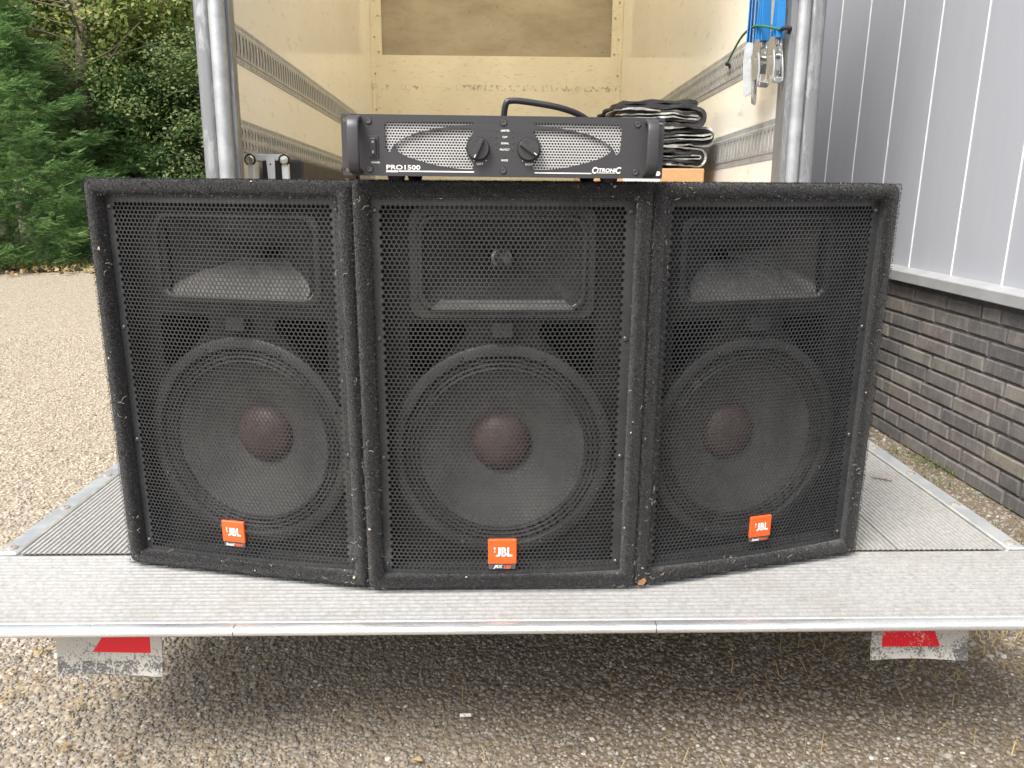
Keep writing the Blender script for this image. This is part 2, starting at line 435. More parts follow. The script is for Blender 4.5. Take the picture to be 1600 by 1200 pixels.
# ------------------------------------------------------------------ mesh helpers
class MB:
    def __init__(s):
        s.v, s.f, s.m = [], [], []
    def quadgrid(s, loops, closed=True, mi=0, flip=False):
        base = len(s.v); n = len(loops[0])
        for lp in loops: s.v.extend([tuple(p) for p in lp])
        for i in range(len(loops) - 1):
            for j in range(n if closed else n - 1):
                a = base + i * n + j; b_ = base + i * n + (j + 1) % n
                q = (a, b_, b_ + n, a + n)
                s.f.append(q[::-1] if flip else q); s.m.append(mi)
        return base
    def face(s, pts, mi=0):
        b0 = len(s.v); s.v.extend([tuple(p) for p in pts]); s.f.append(tuple(range(b0, b0 + len(pts)))); s.m.append(mi)
    def box(s, c, d, mi=0, rot=None, ch=0.0):
        hx, hy, hz = d[0] / 2, d[1] / 2, d[2] / 2
        if ch > 0:
            ch = min(ch, hx * .9, hy * .9, hz * .9)
            loops = []
            for z, i in ((-hz, ch), (-hz + ch, 0), (hz - ch, 0), (hz, ch)):
                x_, y_ = hx - i, hy - i
                cc = ch if i == 0 else ch * .6
                loops.append([(-x_ + cc, -y_, z), (x_ - cc, -y_, z), (x_, -y_ + cc, z), (x_, y_ - cc, z),
                              (x_ - cc, y_, z), (-x_ + cc, y_, z), (-x_, y_ - cc, z), (-x_, -y_ + cc, z)])
            sub = MB(); sub.quadgrid(loops, True, mi)
            sub.f.append(tuple(range(7, -1, -1))); sub.m.append(mi)
            sub.f.append(tuple(range(24, 32))); sub.m.append(mi)
        else:
            sub = MB()
            sub.v = [(x, y, z) for z in (-hz, hz) for y in (-hy, hy) for x in (-hx, hx)]
            sub.f = [(0, 2, 3, 1), (4, 5, 7, 6), (0, 1, 5, 4), (2, 6, 7, 3), (0, 4, 6, 2), (1, 3, 7, 5)]
            sub.m = [mi] * 6
        M = Matrix.Translation(c)
        if rot is not None:
            M = M @ rot.to_4x4()
        s.add(sub, M)
        return s
    def add(s, o, M=None):
        b0 = len(s.v)
        s.v.extend([tuple(M @ Vector(p)) for p in o.v] if M is not None else o.v)
        s.f.extend([tuple(i + b0 for i in f) for f in o.f]); s.m.extend(o.m)
        return s
    def tube(s, pts, rad, seg=10, mi=0, cap=True):
        pts = [Vector(p) for p in pts]
        rs = rad if isinstance(rad, (list, tuple)) else [rad] * len(pts)
        loops = []
        up = None
        for i, p in enumerate(pts):
            t = (pts[min(i + 1, len(pts) - 1)] - pts[max(i - 1, 0)]).normalized()
            if up is None:
                up = Vector((0, 0, 1)) if abs(t.z) < .9 else Vector((1, 0, 0))
            a = t.cross(up)
            if a.length < 1e-5: a = t.cross(Vector((0, 1, 0)))
            a.normalize(); b_ = a.cross(t).normalized(); up = b_
            loops.append([p + a * math.cos(2 * math.pi * k / seg) * rs[i] + b_ * math.sin(2 * math.pi * k / seg) * rs[i] for k in range(seg)])
        b0 = s.quadgrid(loops, True, mi)
        if cap:
            s.f.append(tuple(b0 + k for k in range(seg - 1, -1, -1))); s.m.append(mi)
            e = b0 + (len(pts) - 1) * seg
            s.f.append(tuple(e + k for k in range(seg))); s.m.append(mi)
        return s
    def lathe(s, prof, seg=48, mi=0, c=(0, 0, 0), close_end=False):
        # axis along Y: prof of (r, y)
        loops = [[(c[0] + r * math.cos(2 * math.pi * k / seg), c[1] + y, c[2] + r * math.sin(2 * math.pi * k / seg)) for k in range(seg)] for r, y in prof]
        s.quadgrid(loops, True, mi)
        return s
    def plate(s, outer, holes=(), y0=0.0, y1=0.002, mi=0):
        # polygon in XZ, thickness along Y
        rings = [outer] + list(holes)
        tris = tessellate_polygon([[Vector((p[0], p[1], 0)) for p in r] for r in rings])
        flat = [p for r in rings for p in r]
        b0 = len(s.v); N = len(flat)
        s.v.extend([(p[0], y0, p[1]) for p in flat]); s.v.extend([(p[0], y1, p[1]) for p in flat])
        for t in tris:
            a, b_, c = (flat[i] for i in t)
            ar = (b_[0] - a[0]) * (c[1] - a[1]) - (b_[1] - a[1]) * (c[0] - a[0])
            t = t if ar > 0 else t[::-1]
            s.f.append(tuple(b0 + i for i in t)); s.m.append(mi)
            s.f.append(tuple(b0 + N + i for i in t[::-1])); s.m.append(mi)
        o = 0
        for ri, r in enumerate(rings):
            n = len(r)
            for k in range(n):
                a, b_ = b0 + o + k, b0 + o + (k + 1) % n
                s.f.append((a, a + N, b_ + N, b_)); s.m.append(mi)
            o += n
        return s
    def mesh(s, name, mats, smooth=False):
        me = bpy.data.meshes.new(name)
        me.from_pydata(s.v, [], s.f)
        for m_ in (mats if isinstance(mats, (list, tuple)) else [mats]):
            me.materials.append(MATS[m_])
        me.polygons.foreach_set('material_index', s.m)
        if smooth:
            me.polygons.foreach_set('use_smooth', [True] * len(s.f))
            me.update()
            try:
                me.set_sharp_from_angle(angle=R(smooth if smooth > 1 else 40))
            except Exception:
                pass
        me.update()
        return me

def link(name, data, parent=None, loc=None, rot=None):
    o = bpy.data.objects.new(name, data)
    COL.objects.link(o)
    if parent is not None: o.parent = parent
    if loc is not None: o.location = loc
    if rot is not None: o.rotation_euler = rot
    return o
def obj(name, mb, mats, parent=None, smooth=False, loc=None, rot=None):
    return link(name, mb.mesh(name, mats, smooth), parent, loc, rot)
def tag(o, label=None, cat=None, group=None, kind=None):
    if label: o['label'] = label
    if cat: o['category'] = cat
    if group: o['group'] = group
    if kind: o['kind'] = kind
    return o
def thing(name, label, cat, loc=(0, 0, 0), rz=0, group=None):
    o = link(name, None, None, loc, (0, 0, rz))
    o.empty_display_size = 0.1
    return tag(o, label, cat, group)
def np_mesh(name, V, F, mat, smooth=False):
    """V (n,3), F (m,k) arrays"""
    me = bpy.data.meshes.new(name)
    V = np.asarray(V, np.float32); F = np.asarray(F, np.int32)
    me.vertices.add(len(V)); me.vertices.foreach_set('co', V.ravel())
    k = F.shape[1]
    me.loops.add(F.size); me.loops.foreach_set('vertex_index', F.ravel())
    me.polygons.add(len(F))
    me.polygons.foreach_set('loop_start', np.arange(len(F), dtype=np.int32) * k)
    me.polygons.foreach_set('loop_total', np.full(len(F), k, np.int32))
    if smooth: me.polygons.foreach_set('use_smooth', np.ones(len(F), bool))
    me.materials.append(MATS[mat])
    me.update(calc_edges=True)
    return me
def rrect(w, h, r, seg=5, cx=0, cz=0):
    pts = []
    for qx, qz, a0 in ((1, -1, -90), (1, 1, 0), (-1, 1, 90), (-1, -1, 180)):
        for k in range(seg + 1):
            a = R(a0 + 90 * k / seg)
            pts.append((cx + qx * (w / 2 - r) + r * math.cos(a), cz + qz * (h / 2 - r) + r * math.sin(a)))
    return pts
def circ(r, n=32, cx=0, cz=0):
    return [(cx + r * math.cos(2 * math.pi * k / n), cz + r * math.sin(2 * math.pi * k / n)) for k in range(n)]
def spline(pts, n=6):
    pts = [Vector(p) for p in pts]; out = []
    for i in range(len(pts) - 1):
        p0, p1, p2, p3 = pts[max(i - 1, 0)], pts[i], pts[i + 1], pts[min(i + 2, len(pts) - 1)]
        for k in range(n):
            t = k / n
            out.append(0.5 * ((2 * p1) + (p2 - p0) * t + (2 * p0 - 5 * p1 + 4 * p2 - p3) * t * t + (3 * p1 - p0 - 3 * p2 + p3) * t ** 3))
    out.append(pts[-1])
    return out
def hexplate(x0, x1, z0, z1, pitch, rad, thick, ring=2, seg=12, bow=0.0, hw=1.0):
    """perforated sheet, holes in hexagonal order; numpy quads"""
    row = pitch * 0.8660254
    nrow = int((z1 - z0) / row) + 1
    V, F = [], []
    ang = np.arange(seg) * 2 * np.pi / seg + np.pi / 2
    # outer hexagon (pointy top) sampled at the same angles
    ap = pitch / 2
    aa = (ang - np.pi / 2 + np.pi / 6) % (np.pi / 3) - np.pi / 6
    # apothem directions at 0,60..: shift so apothem lies on the x axis
    bb = (ang + np.pi / 6) % (np.pi / 3) - np.pi / 6
    rr = ap / np.cos(bb)
    ox, oz = rr * np.cos(ang), rr * np.sin(ang)
    ix, iz = rad * np.cos(ang), rad * np.sin(ang)
    nb = 0
    for r in range(-ring, nrow + ring):
        z = z0 + r * row
        odd = (r % 2) * pitch / 2
        ncol = int((x1 - x0) / pitch) + 1
        for c in range(-ring, ncol + ring):
            x = x0 + c * pitch + odd
            inside = (0 <= r < nrow) and x >= x0 - 1e-6 and x <= x1 + 1e-6
            if inside:
                o = np.stack([x + ox, np.zeros(seg), z + oz], 1)
                i1 = np.stack([x + ix, np.zeros(seg), z + iz], 1)
                i2 = i1 + np.array([0, thick, 0])
                V += [o, i1, i2]
                k = np.arange(seg); k2 = (k + 1) % seg
                F.append(np.stack([nb + k, nb + k2, nb + seg + k2, nb + seg + k], 1))
                F.append(np.stack([nb + seg + k, nb + seg + k2, nb + 2 * seg + k2, nb + 2 * seg + k], 1))
                nb += 3 * seg
            else:
                o = np.stack([x + ox, np.zeros(seg), z + oz], 1)
                V += [o, np.array([[x, 0, z]])]
                k = np.arange(seg); k2 = (k + 1) % seg
                cc = np.full(seg, nb + seg)
                F.append(np.stack([nb + k, nb + k2, cc, cc], 1))
                nb += seg + 1
    V = np.concatenate(V); F = np.concatenate(F)
    if bow:
        V[:, 1] -= bow * np.clip(1 - (V[:, 0] / hw) ** 2, 0, 1)
    return V, F
def hex_mesh(name, V, F, mat):
    me = bpy.data.meshes.new(name)
    me.from_pydata(V.tolist(), [], [tuple(dict.fromkeys(f)) for f in F.tolist()])
    me.materials.append(MATS[mat]); me.update()
    return me
def text_mesh(body, w, h, mat, thick=0.0004, shear=0.0, bold=0.0, spacing=1.0):
    """lettering fitted to w x h, lying in XZ facing -Y, origin at its lower left"""
    cu = bpy.data.curves.new('lettering', 'FONT')
    cu.body = body; cu.size = 1.0; cu.offset = bold; cu.shear = shear; cu.space_character = spacing
    cu.resolution_u = 3
    tmp = bpy.data.objects.new('tmp', cu)
    COL.objects.link(tmp)
    dg = bpy.context.evaluated_depsgraph_get()
    me = bpy.data.meshes.new_from_object(tmp.evaluated_get(dg))
    bpy.data.objects.remove(tmp)
    co = np.zeros(len(me.vertices) * 3, np.float32); me.vertices.foreach_get('co', co); co = co.reshape(-1, 3)
    mn, mx = co.min(0), co.max(0)
    x = (co[:, 0] - mn[0]) / (mx[0] - mn[0]) * w
    z = (co[:, 1] - mn[1]) / (mx[1] - mn[1]) * h
    co = np.stack([x, np.full_like(x, -thick), z], 1)
    me.vertices.foreach_set('co', co.ravel())
    me.materials.clear(); me.materials.append(MATS[mat]); me.update()
    return me
def joined_text(items, mats):
    """items: (body, x, z, w, h, mat index, kwargs) -> one mesh"""
    mb = MB()
    for body, x, z, w, h, mi, kw in items:
        me = text_mesh(body, w, h, 'white_print', **kw)
        b0 = len(mb.v)
        mb.v.extend([(v.co.x + x, v.co.y, v.co.z + z) for v in me.vertices])
        for p in me.polygons:
            mb.f.append(tuple(b0 + i for i in p.vertices)); mb.m.append(mi)
    return mb

# ================================================================== THE SETTING
# ground sheet
g = MB()
g.face([(-120, -60, 0), (120, -60, 0), (120, 180, 0), (-120, 180, 0)])
tag(obj('ground', g, 'gravel_ground'), kind='structure')

# soil bed beneath the hedge
s_ = MB()
edge = [(-16 + i * 0.5, 9.75 + 0.28 * math.sin(i * 1.7) + 0.2 * math.sin(i * 0.6) - 0.12 * (i - 20) * 0.1, 0.012) for i in range(33)]
for i in range(32):
    a, b_ = edge[i], edge[i + 1]
    s_.face([a, b_, (b_[0], 20, 0.012), (a[0], 20, 0.012)])
tag(obj('soil_bed', s_, 'soil'), kind='structure')

# ---- pebbles (stuff)
def ico():
    t = (1 + 5 ** .5) / 2
    v = np.array([(-1, t, 0), (1, t, 0), (-1, -t, 0), (1, -t, 0), (0, -1, t), (0, 1, t), (0, -1, -t), (0, 1, -t), (t, 0, -1), (t, 0, 1), (-t, 0, -1), (-t, 0, 1)], float)
    v /= np.linalg.norm(v[0])
    f = np.array([(0, 11, 5), (0, 5, 1), (0, 1, 7), (0, 7, 10), (0, 10, 11), (1, 5, 9), (5, 11, 4), (11, 10, 2), (10, 7, 6), (7, 1, 8),
                  (3, 9, 4), (3, 4, 2), (3, 2, 6), (3, 6, 8), (3, 8, 9), (4, 9, 5), (2, 4, 11), (6, 2, 10), (8, 6, 7), (9, 8, 1)])
    return v, f
IV, IF = ico()
def pebbles(P, size, flat=0.62):
    n = len(P)
    s3 = size[:, None] * np.stack([rng.uniform(.75, 1.35, n), rng.uniform(.65, 1.0, n), rng.uniform(.45, .8, n)], 1)
    jit = 1 + rng.normal(0, .10, (n, 12, 1))
    v = IV[None] * jit * s3[:, None, :]
    tz = rng.uniform(0, 6.283, n); tx = rng.normal(0, .35, n)
    cx, sx = np.cos(tx)[:, None], np.sin(tx)[:, None]
    y = v[:, :, 1] * cx - v[:, :, 2] * sx; z = v[:, :, 1] * sx + v[:, :, 2] * cx
    c, s = np.cos(tz)[:, None], np.sin(tz)[:, None]
    x = v[:, :, 0] * c - y * s; y2 = v[:, :, 0] * s + y * c
    V = np.stack([x + P[:, 0:1], y2 + P[:, 1:2], z + P[:, 2:3] + s3[:, 2:3] * 0.02], 2).reshape(-1, 3)
    F = (IF[None] + (np.arange(n) * 12)[:, None, None]).reshape(-1, 3)
    return V, F
def rectpts(n, x0, x1, y0, y1):
    return np.stack([rng.uniform(x0, x1, n), rng.uniform(y0, y1, n), np.zeros(n)], 1)
P = rectpts(54000, -1.75, 1.75, 1.0, 2.05)
dens = 1.0 - 0.35 / (1 + np.exp(-(P[:, 0] - 0.35 + 0.25 * np.sin(P[:, 1] * 9) + 0.2 * np.sin(P[:, 0] * 7)) / 0.22))
P = P[rng.uniform(0, 1, len(P)) < dens]
V, F = pebbles(P, rng.lognormal(math.log(0.0041), 0.26, len(P)))
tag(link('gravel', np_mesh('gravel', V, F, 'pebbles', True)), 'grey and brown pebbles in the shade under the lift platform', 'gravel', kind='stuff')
P = rectpts(40000, -3.4, -0.75, 1.6, 5.6)
keep = (P[:, 0] > -0.62 * P[:, 1] - 0.75) & (P[:, 0] < -0.85)
P = P[keep]
V, F = pebbles(P, rng.lognormal(math.log(0.0056), 0.22, len(P)))
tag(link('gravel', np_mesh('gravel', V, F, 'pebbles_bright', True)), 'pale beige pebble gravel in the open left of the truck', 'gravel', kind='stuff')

# ================================================================== THE BOX TRUCK
truck = thing('box_truck', 'open box truck with cream interior, galvanised rear posts and lowered tail lift', 'truck', (0, 0, 0))
XL, XR, YR, YF, ZF, ZT = -0.915, 0.985, 2.82, 6.35, 0.80, 2.96
w = MB(); w.box(((XL - .011), (YR + YF) / 2, (ZF + ZT) / 2), (.022, YF - YR, ZT - ZF)); obj('side_wall', w, 'cream_gelcoat', truck)
w = MB(); w.box(((XR + .02), (YR + YF) / 2, (ZF + ZT) / 2), (.04, YF - YR, ZT - ZF)); obj('side_wall', w, 'cream_gelcoat', truck)
for x in (XL - .026, XR + .045):
    w = MB(); w.box((x, (YR + YF) / 2, (ZF + ZT) / 2), (.006, YF - YR + .1, ZT - ZF + .04)); obj('outer_skin', w, 'truck_white', truck)
xc = (XL + XR) / 2
w = MB()
w.plate([(XL - .04, ZF), (XR + .04, ZF), (XR + .04, ZT), (XL - .04, ZT)], [[(xc - .872, 2.155), (xc + .872, 2.155), (xc + .872, 2.86), (xc - .872, 2.86)]], YF, YF + .03)
fw = obj('front_wall', w, 'cream_front_wall', truck)
w = MB(); w.box((xc, YF + .045, 2.507), (1.80, .02, .76)); obj('plywood_panel', w, 'dirty_plywood', truck)
w = MB(); w.box((xc, YF + .08, 1.86), (2.0, .03, 2.2)); obj('headboard', w, 'truck_white', truck)
for x, sg in ((XL, 1), (XR, -1)):
    w = MB()
    w.box((x + sg * .017, YF - .003, (ZF + ZT) / 2), (.034, .006, ZT - ZF - .01), ch=.002)
    w.box((x + sg * .003, YF - .021, (ZF + ZT) / 2), (.006, .03, ZT - ZF - .01), ch=.002)
    w.tube([(x + sg * .010, YF - .010, ZF + .01), (x + sg * .010, YF - .010, ZT - .01)], .009, 8)
    cb = obj('corner_bead', w, 'cream_front_wall', truck, True)
rv = MB(); rv.lathe([(.0085, 0), (.0085, -.002), (.006, -.005), (.0005, -.006)], 8)
rvm = rv.mesh('rivet', 'galvanised_rail', True)
for x in (XL + .026, XR - .026):
    for z in (1.49, 1.76, 2.02, 2.28, 2.54): link('rivet', rvm, truck, (x, YF - .006, z))
for x in (xc - .895, xc + .895):
    for z in (2.175, 2.43): link('rivet', rvm, truck, (x, YF, z))
w = MB(); w.box((xc, (YR + YF) / 2, ZT + .01), (XR - XL + .1, YF - YR + .06, .004)); obj('roof', w, 'translucent_roof', truck)
for y in (3.6, 4.4, 5.2, 6.0):
    w = MB(); w.box((xc, y, ZT - .02), (XR - XL, .03, .035)); obj('roof_bow', w, 'galvanised', truck)
w = MB(); w.box((xc, (YR + YF) / 2, ZF - .02), (XR - XL + .08, YF - YR, .04)); obj('floor', w, 'floor_ply', truck)
# rear posts: an inner galvanised tube and an outer worn section on each side
def post(x0, x1, y0, y1, z0, z1, rad):
    m_ = MB(); lps = []
    for z in np.linspace(z0, z1, 24):
        lps.append([(p[0], p[1], z) for p in rrect(x1 - x0, y1 - y0, rad, 4, (x0 + x1) / 2, (y0 + y1) / 2)])
    m_.quadgrid(lps); m_.f.append(tuple(range(len(lps[0]) * 23, len(lps[0]) * 24))); m_.m.append(0)
    return m_
obj('post', post(-.917, -.867, 2.735, 2.815, .34, 2.98, .022), 'galvanised', truck, 50)
obj('post', post(-.967, -.915, 2.75, 2.83, .34, 2.98, .018), 'worn_grey_paint', truck, 50)
obj('post', post(1.000, 1.046, 2.735, 2.815, .34, 2.98, .022), 'galvanised', truck, 50)
obj('post', post(1.045, 1.100, 2.75, 2.83, .34, 2.98, .018), 'worn_grey_paint', truck, 50)
w = MB(); w.box((XR + .005, 2.79, 1.6), (.02, .08, 2.4)); obj('post_flange', w, 'worn_grey_paint', truck)
w = MB(); w.box((XL + .053, 2.80, 1.6), (.012, .05, 2.4)); obj('post_flange', w, 'worn_grey_paint', truck)
w = MB(); w.box((xc, 2.78, 3.02), (2.12, .09, .10)); obj('rear_header', w, 'galvanised', truck)
# lashing rails with real slots
def slot_strip(mb, x, y0, y1, zc, h, pitch, sw, sh, sg):
    n = int((y1 - y0) / pitch)
    for i in range(n):
        ya, yb = y0 + i * pitch, y0 + (i + 1) * pitch
        ym = (ya + yb) / 2
        o = [(ya, zc - h / 2), (ym, zc - h / 2), (yb, zc - h / 2), (yb, zc), (yb, zc + h / 2), (ym, zc + h / 2), (ya, zc + h / 2), (ya, zc)]
        q = sh / 2 - sw / 2
        inn = [(ym - sw * .4, zc - q), (ym, zc - sh / 2), (ym + sw * .4, zc - q), (ym + sw / 2, zc), (ym + sw * .4, zc + q), (ym, zc + sh / 2), (ym - sw * .4, zc + q), (ym - sw / 2, zc)]
        b0 = len(mb.v)
        mb.v.extend([(x, p[0], p[1]) for p in o]); mb.v.extend([(x, p[0], p[1]) for p in inn])
        mb.v.extend([(x - sg * .002, p[0], p[1]) for p in inn])
        for k in range(8):
            k2 = (k + 1) % 8
            mb.f.append((b0 + k, b0 + k2, b0 + 8 + k2, b0 + 8 + k)); mb.m.append(0)
            mb.f.append((b0 + 8 + k, b0 + 8 + k2, b0 + 16 + k2, b0 + 16 + k)); mb.m.append(0)
def rail(sg, xw, zc, rows):
    y0, y1 = 2.83, 6.33
    m_ = MB()
    xo, xf = xw + sg * .0045, xw + sg * .0022
    if rows == 2:
        for dz in (-.0225, .0225): slot_strip(m_, xo, y0, y1, zc + dz, .045, .040, .021, .035, sg)
    else:
        slot_strip(m_, xo, y0, y1, zc, .09, .040, .021, .076, sg)
    for dz, hz in ((.058, .020), (-.058, .020)):
        slot_strip(m_, xf, y0, y1, zc + dz, hz, .040, .006, .007, sg)
    n_ = int((y1 - y0) / .040); ye = y0 + n_ * .040
    for s in (1, -1):
        m_.face([(xo, y0, zc + s * .045), (xo, ye, zc + s * .045), (xf, ye, zc + s * .049), (xf, y0, zc + s * .049)])
        m_.face([(xf, y0, zc + s * .068), (xf, ye, zc + s * .068), (xw, ye, zc + s * .068), (xw, y0, zc + s * .068)])
    m_.face([(xo, y0, zc - .045), (xo, y0, zc + .045), (xw, y0, zc + .045), (xw, y0, zc - .045)])
    return obj('lashing_rail', m_, 'galvanised_rail', truck)
rail(1, XL, CAMZ + .478, 1)
rail(1, XL, CAMZ + .150, 2)
rail(-1, XR, CAMZ + .478, 2)
rail(-1, XR, CAMZ + .150, 1)
# the truck stands a little nose-down: pitch the whole body about its rear end
PITCH = R(2.2)
body_tilt = Matrix.Translation((0, YR, CAMZ + .3)) @ Matrix.Rotation(-PITCH, 4, 'X') @ Matrix.Translation((0, -YR, -CAMZ - .3))
bpy.context.view_layer.update()
for o_ in list(truck.children):
    o_.matrix_local = body_tilt @ o_.matrix_local
# chassis and wheels
for x in (-.38, .45):
    w = MB(); w.box((x, 5.2, .52), (.08, 4.8, .16)); obj('chassis_beam', w, 'chassis_black', truck)
w = MB(); w.box((xc, 2.9, .46), (2.0, .10, .12), ch=.01); obj('bumper', w, 'chassis_black', truck)
for x in (-.80, .87):
    t_ = MB(); t_.lathe([(.19, -.10), (.30, -.11), (.335, -.085), (.34, 0), (.335, .085), (.30, .11), (.19, .10)], 32)
    M = MB(); M.add(t_, Matrix.Translation((x, 4.6, .34)) @ Matrix.Rotation(R(90), 4, 'Z'))
    wh = obj('wheel', M, 'tyre', truck, 45)
    t_ = MB(); t_.lathe([(.19, -.09), (.17, -.05), (.08, -.04), (.06, -.07), (.001, -.07)], 24)
    t_.lathe([(.19, .09), (.17, .05), (.08, .04), (.06, .07), (.001, .07)], 24)
    M = MB(); M.add(t_, Matrix.Translation((x, 4.6, .34)) @ Matrix.Rotation(R(90), 4, 'Z')); obj('rim', M, 'galvanised', wh, 45)
for x in (-.45, .52):
    w = MB(); w.box((x, 2.55, .36), (.06, .75, .08), ch=.008); obj('lift_arm', w, 'chassis_black', truck)

# ---- tail lift platform
PX0, PX1, PY0, PYS, PY1, PZ = -0.962, 1.072, 1.132, 1.400, 2.70, 0.395
w = MB()
w.box(((PX0 + PX1) / 2, (PYS + PY1) / 2, PZ - .030), (PX1 - PX0 - .004, PY1 - PYS, .048))
w.face([(PX0, PY0 + .022, PZ - .006), (PX1, PY0 + .022, PZ - .006), (PX1, PYS, PZ - .006), (PX0, PYS, PZ - .006)])
w.face([(PX1, PY0 + .022, PZ - .016), (PX0, PY0 + .022, PZ - .016), (PX0, PYS, PZ - .053), (PX1, PYS, PZ - .053)])
for x in (PX0, PX1):
    w.face([(x, PY0 + .022, PZ - .006), (x, PY0 + .022, PZ - .016), (x, PYS, PZ - .053), (x, PYS, PZ - .006)])
plat = obj('lift_platform', w, 'edge_aluminium', truck)
def ribs(mb, along_x, u0, u1, v0, v1, pitch, groove, depth, z):
    n = max(1, round((v1 - v0) / pitch)); p = (v1 - v0) / n
    for i in range(n):
        a = v0 + i * p; b_ = a + p - groove; c = a + p
        seq = [(a, z), (a + .0012, z + depth), (b_ - .0012, z + depth), (b_, z), (c, z)]
        for k in range(4):
            (va, za), (vb, zb) = seq[k], seq[k + 1]
            q = [(u0, va, za), (u1, va, za), (u1, vb, zb), (u0, vb, zb)] if along_x else [(vb, u0, zb), (vb, u1, zb), (va, u1, za), (va, u0, za)]
            if not along_x: q = q[::-1]
            mb.face(q, 1 if k == 3 else 0)
# front planks, ribbed across
yy = PY0 + .023
nfp = 2
for i in range(nfp):
    a = yy + (PYS - yy) * i / nfp; b_ = yy + (PYS - yy) * (i + 1) / nfp
    m_ = MB(); ribs(m_, True, PX0 + .002, PX1 - .002, a + .0001, b_ - .0001, .0126, .0050, .0036, PZ - .0036)
    obj('deck_plank', m_, ['worn_aluminium', 'groove_dirt'], plat)
bx0, bx1 = PX0 + .046, PX1 - .046
npk = 9
for i in range(npk):
    a = bx0 + (bx1 - bx0) * i / npk; b_ = bx0 + (bx1 - bx0) * (i + 1) / npk
    m_ = MB(); ribs(m_, False, PYS + .003, PY1, a + .0008, b_ - .0008, .0104, .0027, .0022, PZ - .0022)
    obj('deck_plank', m_, ['worn_aluminium', 'groove_dust'], plat)
for x in (PX0 + .022, PX1 - .022):
    m_ = MB(); m_.box((x, (PYS + PY1) / 2 + .001, PZ - .004), (.040, PY1 - PYS - .004, .012), ch=.003)
    obj('edge_trim', m_, 'edge_aluminium', plat)
bt = MB(); bt.lathe([(.010, 0), (.010, -.0015), (.007, -.003), (.0035, -.0032), (.003, -.001), (.0005, -.001)], 12)
b2 = MB(); b2.add(bt, Matrix.Rotation(R(-90), 4, 'X'))
btm = b2.mesh('bolt', 'bolt_rusty', True)
for x in (PX0 + .022, PX1 - .022):
    for k in range(6): link('bolt', btm, plat, (x, 1.425 + .195 * k, PZ + .002))
# front nose bar: rounded, with butt joints
prof = [(.024, -.0015), (.014, .0008), (.005, -.0006), (.001, -.004), (0, -.009), (.002, -.013), (.007, -.016), (.030, -.017)]
joints = [PX0, -.42, .27, PX1]
for a, b_ in zip(joints[:-1], joints[1:]):
    m_ = MB(); m_.quadgrid([[(x, PY0 + p[0], PZ + p[1]) for p in prof] for x in np.linspace(a + .0006, b_ - .0006, 8)], False, 0, True)
    obj('nose_bar', m_, 'bright_aluminium', plat, 50)
# warning flags hanging under the front edge
def flag(x0, x1, ztop, zbot, y, redx, mirror, zs):
    m_ = MB()
    def P(x, z, k=0):
        t = (ztop - z) / (ztop - zbot)
        return (x, y - .012 * t * t + .006 * math.sin((x - x0) * 22) * t, z)
    def quad(xa, xb, za, zb, mi, n=10):
        for i in range(n):
            a = xa + (xb - xa) * i / n; b_ = xa + (xb - xa) * (i + 1) / n
            m_.face([P(a, zb), P(b_, zb), P(b_, za), P(a, za)], mi)
    zr = ztop - .066
    quad(x0, x1, zr, zs, 0); quad(x0, x1, zs, zbot, 1)
    ra, rb, rs = redx       # red band between ra and rb at its top, slanted end shifted by rs at its foot
    if mirror:              # slant on the right
        m_.face([P(x0, zr), P(ra, zr), P(ra, ztop), P(x0, ztop)], 0)
        m_.face([P(ra, zr), P(rb + rs, zr), P(rb, ztop), P(ra, ztop)], 2)
        m_.face([P(rb + rs, zr), P(x1, zr), P(x1, ztop), P(rb, ztop)], 0)
    else:
        m_.face([P(x0, zr), P(ra - rs, zr), P(ra, ztop), P(x0, ztop)], 0)
        m_.face([P(ra - rs, zr), P(rb, zr), P(rb, ztop), P(ra, ztop)], 2)
        m_.face([P(rb, zr), P(x1, zr), P(x1, ztop), P(rb, ztop)], 0)
    bk = MB(); bk.add(m_)
    for f in list(m_.f): pass
    back = MB(); back.v = [(p[0], p[1] + .002, p[2]) for p in m_.v]; back.f = [f[::-1] for f in m_.f]; back.m = [0] * len(m_.f)
    m_.add(back)
    return obj('warning_flag', m_, ['flag_white', 'flag_scraped', 'flag_red'], plat, True)
flag(-.748, -.568, PZ - .021, .268, PY0 + .075, (-.645, -.588, .045), False, .292)
flag(.668, .840, PZ - .021, .285, PY0 + .075, (.688, .765, .028), True, .310)

# ================================================================== WAREHOUSE
wh = thing('warehouse_building', 'grey metal clad warehouse wall on a dark brick plinth beside the truck', 'building', (1.88, 0, 0), R(1.78))
BL, BH, J = .210, .0505, .0112
ledge = .715
w = MB(); w.box((.1185, 3.5, ledge / 2), (.22, 14, ledge)); obj('mortar', w, 'mortar', wh)
def brick_mesh(L, k):
    rr_ = random.Random(k)
    m_ = MB(); c = .004
    j = lambda: rr_.uniform(-.0012, .0012)
    fr = [(-.0015 + j(), -L / 2 + c + j(), -BH / 2 + c + j()), (-.0015 + j(), L / 2 - c + j(), -BH / 2 + c + j()), (-.0015 + j(), L / 2 - c + j(), BH / 2 - c + j()), (-.0015 + j(), -L / 2 + c + j(), BH / 2 - c + j())]
    ed = [(.003, -L / 2 + j(), -BH / 2 + j()), (.003, L / 2 + j(), -BH / 2 + j()), (.003, L / 2 + j(), BH / 2 + j()), (.003, -L / 2 + j(), BH / 2 + j())]
    bk = [(.018, p[1], p[2]) for p in ed]
    m_.face(fr[::-1])
    for i in range(4):
        k2 = (i + 1) % 4
        m_.face([fr[i], fr[k2], ed[k2], ed[i]]); m_.face([ed[i], ed[k2], bk[k2], bk[i]])
    return m_
bmesh_full = [brick_mesh(BL, k).mesh('brick', 'grey_brick') for k in range(6)]
